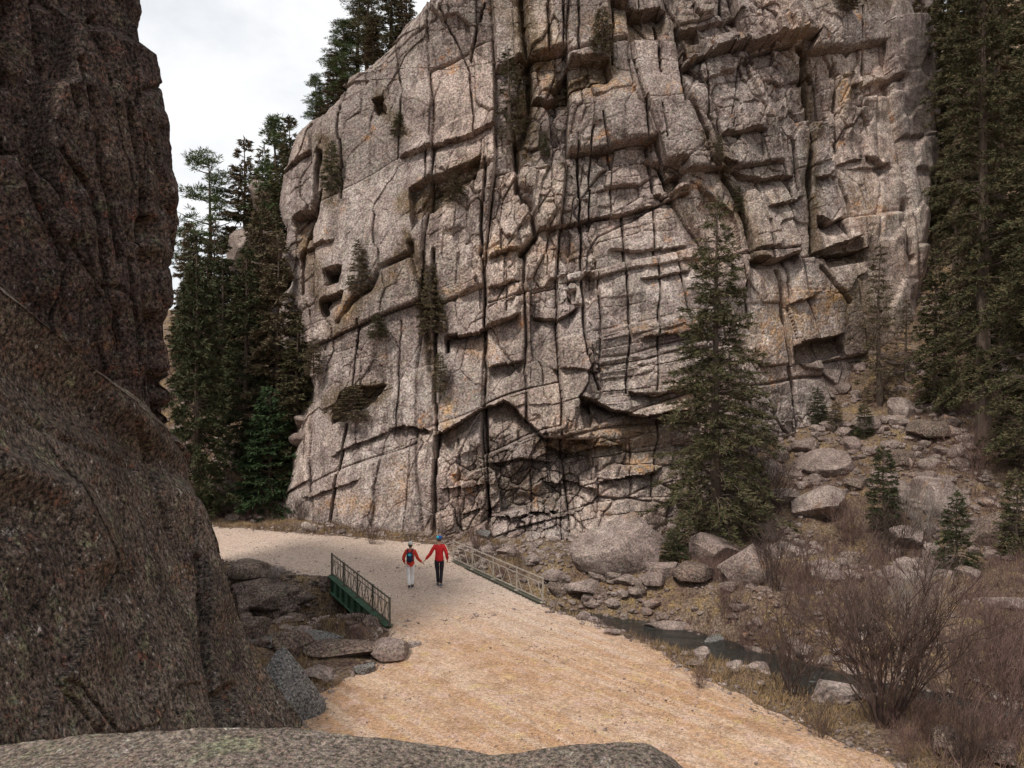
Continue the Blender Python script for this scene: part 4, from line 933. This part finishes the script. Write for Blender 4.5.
def shrub(i, px, py, top, mat, label, wide=1.):
    p = at(px, py); H = max(.4, CZ-(top-CY)/F*p.y-p.z); me = SH[i].copy(); me.materials.append(M[mat])
    o = link('bare_shrub', me); s = H/SHH[i]; o.scale = (s*wide, s*wide, s); o.location = p; o.rotation_euler = (0, 0, random.uniform(0, 6.28)); tag(o, label, 'shrub', GB)
shrub(0, 884, 724, 566, 'twig', 'big dark leafless shrub fanning up beside the creek at lower right', 1.0)
shrub(1, 790, 694, 598, 'twig', 'leafless shrub left of the big fanning one beside the white-topped boulder')
shrub(1, 955, 705, 590, 'twigred', 'reddish leafless shrub just right of the big fanning one')
shrub(3, 1008, 735, 620, 'twigred', 'dense reddish leafless shrub at the right edge near the bottom')
shrub(3, 985, 765, 690, 'twigred', 'low reddish brush in front of the round brown boulder')
shrub(2, 757, 660, 590, 'twigred', 'thin leafless shrub by the creek left of the others')
shrub(1, 848, 640, 560, 'twigred', 'leafless shrub behind the left side of the big fanning one')
shrub(3, 912, 630, 560, 'twiggrey', 'greyish leafless shrub behind the big fanning one')
shrub(3, 1000, 660, 590, 'twigred', 'leafless shrub on the far bank at the right edge')
shrub(2, 775, 590, 520, 'twig', 'thin dark leafless shrub right of the large purplish boulder')
shrub(3, 806, 595, 535, 'twigred', 'wispy shrub on the slope foot beyond the creek')
shrub(3, 850, 545, 490, 'twigred', 'wispy shrub below the wide grey boulder')
shrub(3, 730, 545, 470, 'twig', 'dark twiggy shrub around the foot of the lone spruce')
shrub(3, 765, 520, 450, 'twig', 'dark twiggy shrub right of the lone spruce trunk')
shrub(3, 692, 530, 480, 'twig', 'dark twiggy shrub left of the lone spruce trunk')
shrub(3, 925, 545, 480, 'twiggrey', 'pale twiggy shrub between the two small spruces')
shrub(3, 975, 480, 420, 'twigred', 'twiggy shrub on the slope under the giant spruce')
shrub(3, 800, 625, 575, 'twigred', 'low wispy shrub on the far creek bank')
shrub(2, 725, 620, 580, 'twigred', 'small wispy shrub among the rocks across the creek')
shrub(3, 232, 590, 560, 'twig', 'low dark brush on the bank beside the rock wall')
shrub(3, 275, 586, 562, 'twiggrey', 'low pale brush on the bank below the far road')
shrub(3, 360, 650, 618, 'twigred', 'purplish brush under the bridge girder')
shrub(3, 372, 545, 520, 'twig', 'low dark brush at the cliff foot above the far road')
shrub(3, 440, 540, 518, 'twig', 'dark brush at the cliff foot above the white-trousered walker')
shrub(3, 476, 550, 524, 'twigred', 'rust-coloured brush beyond the far end of the right railing')
shrub(3, 300, 520, 495, 'twig', 'brush between the green fir and the cliff foot')
shrub(2, 893, 560, 500, 'twig', 'spindly leafless shrub below the left small spruce')
shrub(3, 655, 540, 505, 'twig', 'dark brush behind the huge domed boulder')
shrub(3, 1010, 700, 600, 'twigred', 'tall reddish brush at the right edge behind the dense one')
shrub(3, 965, 768, 700, 'twig', 'dark low brush in front of the tall reddish brush at the bottom right')
shrub(3, 905, 765, 715, 'twigred', 'lowest reddish brush beside the road at the bottom right')
shrub(3, 700, 690, 662, 'twigred', 'small brush on the road shoulder above the creek')
shrub(3, 820, 740, 700, 'twig', 'small dark brush at the road edge in front of the big fanning shrub')
shrub(3, 930, 745, 690, 'twigred', 'low reddish brush left of the round brown boulder')
# undergrowth and grass: stuff
def tufts(name, pts, hmin, hmax, mat, nper, wid, lean, label, cat):
    n = len(pts)*nper; P = np.repeat(pts, nper, 0)+np.c_[rng.normal(0, .10, (n, 2)), np.full(n, -.03)]
    D = rng.normal(0, lean, (n, 3)); D[:, 2] = 1; D /= np.linalg.norm(D, axis=1)[:, None]
    V, Fc = blades(P, D, rng.uniform(hmin, hmax, n), np.full(n, wid), rng); tag(link(name, mesh_np(name, V, Fc, mat, False)), label, cat, kind='stuff')
f_gr = lambda x, y: (road_sd(x, y) < -.05)*(road_sd(x, y) > -3.5)*(vn(x*.7, y*.7, seed=34) > -.15)*1.*(pdist((x, y), CREEK) > 1.8+1.6*(x < 0))
tufts('dry_grass', pts_of(2600, f_gr, (-18, 12, 14, 41)), .08, .32, M['straw'], 10, .018, .45, 'dry straw-coloured grass along the road and cliff foot', 'grass')
f_g2 = lambda x, y: (vn(x*.5, y*.5, seed=35) > -.1)*(road_sd(x, y) < -.3)*1.*(pdist((x, y), CREEK) > 2)
tufts('slope_grass', pts_of(1300, f_g2, (5, 26, 16, 48)), .1, .4, M['straw'], 8, .02, .45, 'dry grass between the stones of the right-hand slope', 'grass')
f_br = lambda x, y: (road_sd(x, y) < -.5)*(vn(x*.45, y*.45, seed=36) > -.3)*1.*(pdist((x, y), CREEK) > 1.5)
tufts('undergrowth', pts_of(6000, f_br, (6, 26, 13.5, 48)), .2, .75, M['twigred'], 9, .014, .5, 'reddish brown tangle of low brush on the right bank and slope', 'undergrowth')
tufts('gulch_undergrowth', pts_of(2200, lambda x, y: 1.+0*x, (-23, -9, 42, 60)), .2, .8, M['twigred'], 10, .03, .5, 'brown brush covering the left gulch', 'undergrowth')
f_b3 = lambda x, y: (road_sd(x, y) < -.1)*(road_sd(x, y) > -2.5)*(vn(x*.9, y*.9, seed=37) > -.1)*1.*(pdist((x, y), CREEK) > 1.2)
tufts('roadside_brush', pts_of(1500, f_b3, (-18, 8, 22, 40)), .1, .45, M['twig'], 9, .012, .5, 'thin brown weeds on the banks beside the road', 'weeds')

# ------------------------------------------------------------------ bridge
c0 = BR.mean(0); br_ = empty('bridge', (c0[0], c0[1], 0)); tag(br_, 'small road bridge over the creek with a green side girder and lattice railings', 'bridge')
def loc3(p, z): return (p[0]-c0[0], p[1]-c0[1], z)
LF, LN, RN, RF = BR
def shrink(p, k): return c0+(p-c0)*k
mb = MB(); q = [LF, LN, RN, RF]; e = .25
top = [loc3(p, -.0) for p in q]; bot = [loc3(p, -.26) for p in q]
mb.add(bot+top, [(0, 3, 2, 1)[::-1], (4, 5, 6, 7), (0, 1, 5, 4), (1, 2, 6, 5), (2, 3, 7, 6), (3, 0, 4, 7)]); mb.build('deck', M['concrete'], br_)
axd = (LN-LF)/np.linalg.norm(LN-LF); axn = np.array([-axd[1], axd[0]])   # points to the right railing or away from it
if (RN-LN)@axn < 0: axn = -axn
def side(A, Bp, out, name_mat, rail_mat, mirrored):
    """girder and railing along A-B; out = outward normal"""
    a = A+out*.07; b = Bp+out*.07
    gm = MB(); gm.bar(loc3(a, -.20), loc3(b, -.20), .10, .52); gm.bar(loc3(a+out*.04, .07), loc3(b+out*.04, .07), .24, .03); gm.bar(loc3(a+out*.04, -.47), loc3(b+out*.04, -.47), .24, .03)
    go = gm.build('girder', name_mat, br_)
    n = 9
    for i in range(n):
        p = a+(b-a)*(i+.5)/n; st = MB(); st.bar(loc3(p+out*.09, -.44), loc3(p+out*.09, .05), .03, .08); st.build('stiffener', name_mat, go)
    r0 = a; H = .88; L_ = np.linalg.norm(b-a)
    rl = empty('railing', (0, 0, 0)); rl.parent = br_
    for i in range(5):
        p = r0+(b-r0)*(i/4); s = MB(); s.bar(loc3(p, .085), loc3(p, H+.04), .05, .05); s.bar(loc3(p, .085), loc3(p, .105), .16, .16); s.build('post', rail_mat, rl)
    for z, w, nm in ((H, .035, 'top_rail'), (H*.80, .02, 'upper_rail'), (.17, .03, 'bottom_rail')):
        s = MB(); s.bar(loc3(r0, z), loc3(b, z), w, w); s.build(nm, rail_mat, rl)
    s = MB(); n = 20
    for i in range(n):
        p = r0+(b-r0)*i/n; p2 = r0+(b-r0)*(i+1)/n
        z0, z1 = (.18, H*.79) if i % 2 == 0 else (H*.79, .18); s.bar(loc3(p, z0), loc3(p2, z1), .016, .016)
        pm = r0+(b-r0)*(i+.5)/n
        if mirrored: s.bar(loc3(pm, .18), loc3(pm+axd*.02*random.uniform(-2, 2), H+.06), .013, .013)
        if mirrored: s.bar(loc3(pm+axd*.11, .18), loc3(pm+axd*.11+axd*.02*random.uniform(-2, 2), H+.03), .010, .010)
    s.build('lattice', rail_mat, rl)
side(LF, LN, -axn, M['green_steel'], M['rust_steel'], True)
side(RF, RN, axn, M['rust_steel'], M['pale_steel'], False)
for A, Bp, k in ((LF, RF, 1), (LN, RN, -1)):
    mb = MB(); d = -axd*k; a = A-axn*.3+d*.15; b = Bp+axn*.3+d*.15
    mb.bar(loc3(a, -1.35), loc3(b, -1.35), .45, 2.1); mb.build('abutment', M['concrete'], br_)

# ------------------------------------------------------------------ people
def skin(name, nodes, edges, mat, parent=None, sub=2, root=0):
    me = bpy.data.meshes.new(name); me.from_pydata([n[0] for n in nodes], edges, []); me.update()
    ob = bpy.data.objects.new(name, me); col.objects.link(ob)
    ob.modifiers.new('s', 'SKIN'); sd = me.skin_vertices[0].data
    for i, n in enumerate(nodes): sd[i].radius = (n[1], n[2] if len(n) > 2 else n[1]); sd[i].use_root = (i == root)
    m_ = ob.modifiers.new('b', 'SUBSURF'); m_.levels = sub; m_.render_levels = sub
    dg = bpy.context.evaluated_depsgraph_get(); dg.update()
    me2 = bpy.data.meshes.new_from_object(ob.evaluated_get(dg)); me2.name = name
    bpy.data.objects.remove(ob, do_unlink=True)
    me2.polygons.foreach_set('use_smooth', [True]*len(me2.polygons)); me2.materials.clear(); me2.materials.append(mat)
    return link(name, me2, None, parent)
def lump(name, c_, rad, mat, parent, squash=None, seed=1, cutz=None):
    V, Fc = ICO[4]; V = V.copy()*np.array(rad)
    if squash: V = squash(V)
    o = link(name, mesh_np(name, V+np.array(c_), Fc, mat, True), None, parent); return o
def person(loc, k, pose, mats, label, parts):
    """faces +Y; k scales from 1.78 m"""
    e = empty('person', loc, 0); e.scale = (k, k, k); tag(e, label, 'person')
    J = pose; N = []; E = []
    def nd(p, a, b=None): N.append((tuple(p), a, b or a)); return len(N)-1
    def ch(i, *pts):
        for p in pts:
            j = nd(*p); E.append((i, j)); i = j
        return i
    pel = nd((0, 0, .96), .13, .10)
    sp = ch(pel, ((0, 0, 1.12), .115, .085)); che = ch(sp, ((0, .0, 1.32), .14, .095)); nk0 = ch(che, ((0, 0, 1.46), .075, .06)); nk = ch(nk0, ((0, .01, 1.53), .05, .05))
    hd = ch(nk, ((0, .02, 1.60), .068, .075), ((0, .02, 1.67), .074, .09), ((0, .01, 1.735), .055, .065))
    ch(nd_face := hd-1, ((0, .115, 1.655), .012))                                     # nose
    for s in (-1, 1): ch(hd-1, ((s*.083, .01, 1.665), .012, .018))                     # ears
    for s in (-1, 1):
        A = J['arm'][s]; sh = ch(che, ((s*.175, 0, 1.42), .055)); wr = ch(sh, (A[0], .042), (A[1], .028)); w = Vector(A[1]); d = (w-Vector(A[0])).normalized(); pm = w+d*.06
        pal = ch(wr, (tuple(pm), .030, .020)); fw = Vector((0, 1, 0)); curl = Vector((-s, 0, 0))
        for f in range(4):
            o = pm+fw*(.024-.016*f)+d*.02; ln = (.030, .034, .032, .025)[f]
            p1 = o+d*ln; p2 = p1+(d+curl*.6).normalized()*ln*.8; p3 = p2+(d*.5+curl).normalized()*ln*.6
            ch(pal, (tuple(p1), .0088), (tuple(p2), .008), (tuple(p3), .0065))
        t1 = w+d*.03+fw*.035; t2 = t1+(d+fw*.3+curl*.3).normalized()*.035; ch(pal, (tuple(t1), .010), (tuple(t2), .008))
        Lg = J['leg'][s]; hp = ch(pel, ((s*.095, 0, .88), .085)); kn = ch(hp, (Lg[0], .058), (Lg[1], .040)); an = Vector(Lg[1]); ch(kn, ((an.x+s*.01, an.y+.03, an.z-.045), .038), ((an.x+s*.02, an.y+.13, an.z-.06), .032))
    skin('body', N, E, mats['skin'], e)
    # jacket
    N.clear(); E.clear(); jl = parts['jacket_len']
    pel = nd((0, 0, jl), parts.get('hem', .155), .145)
    c1 = ch(pel, ((0, 0, jl+.12), .178, .14)); c2 = ch(c1, ((0, 0, 1.15), .142, .11)); che = ch(c2, ((0, 0, 1.33), .162, .118)); ch(che, ((0, 0, 1.45), .085, .075), ((0, 0, 1.51), .064, .06))
    for s in (-1, 1):
        A = J['arm'][s]; w = Vector(A[0]).lerp(Vector(A[1]), .93); sh = ch(che, ((s*.165, 0, 1.415), .085)); ch(sh, (tuple(Vector((s*.18, 0, 1.42)).lerp(Vector(A[0]), .5)), .074), (A[0], .066), (tuple(w), .050))
    skin('jacket', N, E, mats['jacket'], e)
    N.clear(); E.clear(); pel = nd((0, 0, .97), .125, .10)
    for s in (-1, 1):
        Lg = J['leg'][s]; a = Vector(Lg[1]); hp = ch(pel, ((s*.095, 0, .87), .098)); ch(hp, (tuple(Vector((s*.095, 0, .87)).lerp(Vector(Lg[0]), .5)), .088), (Lg[0], .070), (tuple(Vector(Lg[0]).lerp(a, .6)), .062), ((a.x, a.y, a.z+.0), .056))
    skin('trousers', N, E, mats['trousers'], e)
    for s in (-1, 1):
        a = Vector(J['leg'][s][1])
        def sq(V): V = V.copy(); V[:, 2] = np.maximum(V[:, 2], -.035); return V
        sh = lump('shoe', (a.x+s*.01, a.y+.05, a.z-.045), (.052, .145, .062), mats['shoe'], e, sq)
        mb = MB(); mb.tube([(a.x+s*.01, a.y-.08, a.z-.09), (a.x+s*.01, a.y+.18, a.z-.09)], [.03, .03], 8)
        V = np.array(ICO[4][0])*np.array((.054, .150, .02))+np.array((a.x+s*.01, a.y+.05, a.z-.083)); link('sole', mesh_np('sole', V, ICO[4][1], M['sole'], True), None, sh)
    for s in (-1, 1): lump('eye', (s*.032, .098, 1.672), (.010, .008, .007), M['eye'], e)
    return e
man = person((-2.60, 28.45, .045), 1.0, {'arm': {-1: ((-.315, -.05, 1.15), (-.49, -.08, .95)), 1: ((.27, -.09, 1.16), (.29, .05, .92))}, 'leg': {-1: ((-.07, .07, .50), (-.05, .05, .095)), 1: ((.075, .02, .50), (.065, -.14, .115))}},
    {'skin': M['skin'], 'jacket': M['red'], 'trousers': M['black'], 'shoe': M['shoe_grey']}, 'walker in red jacket, dark trousers and blue cap holding hands on the bridge', {'jacket_len': .86, 'hem': .185})
def cap_sq(V): V = V.copy(); V[:, 2] = np.maximum(V[:, 2], -.03); return V
cap = lump('cap', (0, .012, 1.715), (.098, .115, .088), M['blue'], man, cap_sq); mb = MB(); lump('cap_brim', (0, .15, 1.70), (.075, .075, .010), M['blue'], cap); lump('cap_band', (-.045, -.045, 1.74), (.060, .066, .055), M['teal'], cap)
def hair_sq(V): V = V.copy(); V[:, 1] = np.minimum(V[:, 1], .04); return V
lump('hair', (0, -.01, 1.665), (.085, .095, .07), M['hair'], man, hair_sq)
woman = person((-3.60, 28.20, .045), .915, {'arm': {1: ((.275, .0, 1.14), (.44, .10, .96)), -1: ((-.265, -.06, 1.15), (-.24, .10, .95))}, 'leg': {1: ((.075, .09, .50), (.055, .06, .095)), -1: ((-.07, .0, .50), (-.02, -.15, .12))}},
    {'skin': M['skin'], 'jacket': M['red2'], 'trousers': M['white'], 'shoe': M['shoe']}, 'walker in orange red jacket, white trousers and pale knit hat wearing a backpack', {'jacket_len': .80, 'hem': .195})
lump('hat', (0, .008, 1.705), (.098, .112, .095), M['grey'], woman, cap_sq); lump('hair', (0, -.01, 1.65), (.088, .098, .085), M['hair'], woman, hair_sq)
bp_ = empty('backpack', (-3.60, 28.20, .045)); bp_.scale = (.915,)*3; tag(bp_, 'small navy backpack with a blue panel on the white-trousered walker', 'backpack')
def box_sq(V):
    s = np.array((.145, .085, .22)); n = V/s; return np.sign(n)*np.abs(n)**.6*s*.86
lump('pack_body', (0, -.19, 1.22), (.145, .085, .22), M['navy'], bp_, box_sq)
lump('front_pocket', (0, -.275, 1.15), (.105, .045, .115), M['navy'], bp_); lump('panel', (.0, -.262, 1.32), (.075, .02, .05), M['teal'], bp_)
for s in (-1, 1):
    mb = MB(); mb.tube([(s*.08, -.15, 1.40), (s*.10, -.06, 1.515), (s*.10, .06, 1.50), (s*.105, .135, 1.38), (s*.13, .10, 1.20), (s*.125, -.12, 1.06)], [.018]*6, 6); mb.build('strap', M['navy'], bp_, True)

# ------------------------------------------------------------------ sky, sun, camera
SUN_DIR = Vector((-.46, -.62, 1.05)).normalized()
el_ = math.asin(SUN_DIR.z); az = math.atan2(SUN_DIR.x, SUN_DIR.y)
w = bpy.data.worlds.new('World'); scene.world = w; w.use_nodes = True; nt_ = w.node_tree; bg = nt_.nodes['Background']
sky = nt_.nodes.new('ShaderNodeTexSky'); sky.sky_type = 'NISHITA'; sky.sun_disc = False; sky.sun_elevation = el_; sky.sun_rotation = az; sky.air_density = 1.0; sky.dust_density = 1.5
tc = nt_.nodes.new('ShaderNodeTexCoord'); mp = nt_.nodes.new('ShaderNodeMapping'); mp.inputs['Scale'].default_value = (1, 1, 1.6); mp.inputs['Location'].default_value = (.35, .1, .2); nt_.links.new(tc.outputs['Generated'], mp.inputs['Vector'])
ns = nt_.nodes.new('ShaderNodeTexNoise'); ns.inputs['Scale'].default_value = 2.1; ns.inputs['Detail'].default_value = 6; ns.inputs['Roughness'].default_value = .55; nt_.links.new(mp.outputs[0], ns.inputs['Vector'])
rp = nt_.nodes.new('ShaderNodeValToRGB'); rp.color_ramp.elements[0].position = .44; rp.color_ramp.elements[0].color = (.68, .68, .68, 1); rp.color_ramp.elements[1].position = .58; rp.color_ramp.elements[1].color = (1, 1, 1, 1); nt_.links.new(ns.outputs['Fac'], rp.inputs[0])
mx = nt_.nodes.new('ShaderNodeMix'); mx.data_type = 'RGBA'; nt_.links.new(rp.outputs[0], mx.inputs[0]); nt_.links.new(sky.outputs[0], mx.inputs[6]); mx.inputs[7].default_value = (10.6, 10.7, 10.8, 1); nt_.links.new(mx.outputs[2], bg.inputs[0]); bg.inputs[1].default_value = .095
sl = bpy.data.lights.new('sun', 'SUN'); sl.energy = 2.8; sl.angle = R(7); sl.color = (1, .95, .88); so = bpy.data.objects.new('sun', sl); col.objects.link(so); so.rotation_euler = SUN_DIR.to_track_quat('Z', 'Y').to_euler()
cam = bpy.data.cameras.new('camera'); co = bpy.data.objects.new('camera', cam); col.objects.link(co); co.location = (0, 0, CZ); co.rotation_euler = (R(90), 0, 0); cam.sensor_width = 36; cam.lens = F/1024*36; cam.clip_end = 3000; cam.clip_start = .05
scene.camera = co
scene.view_settings.view_transform = 'Standard'; scene.view_settings.look = 'None'; scene.view_settings.exposure = 0.08; scene.view_settings.gamma = 1
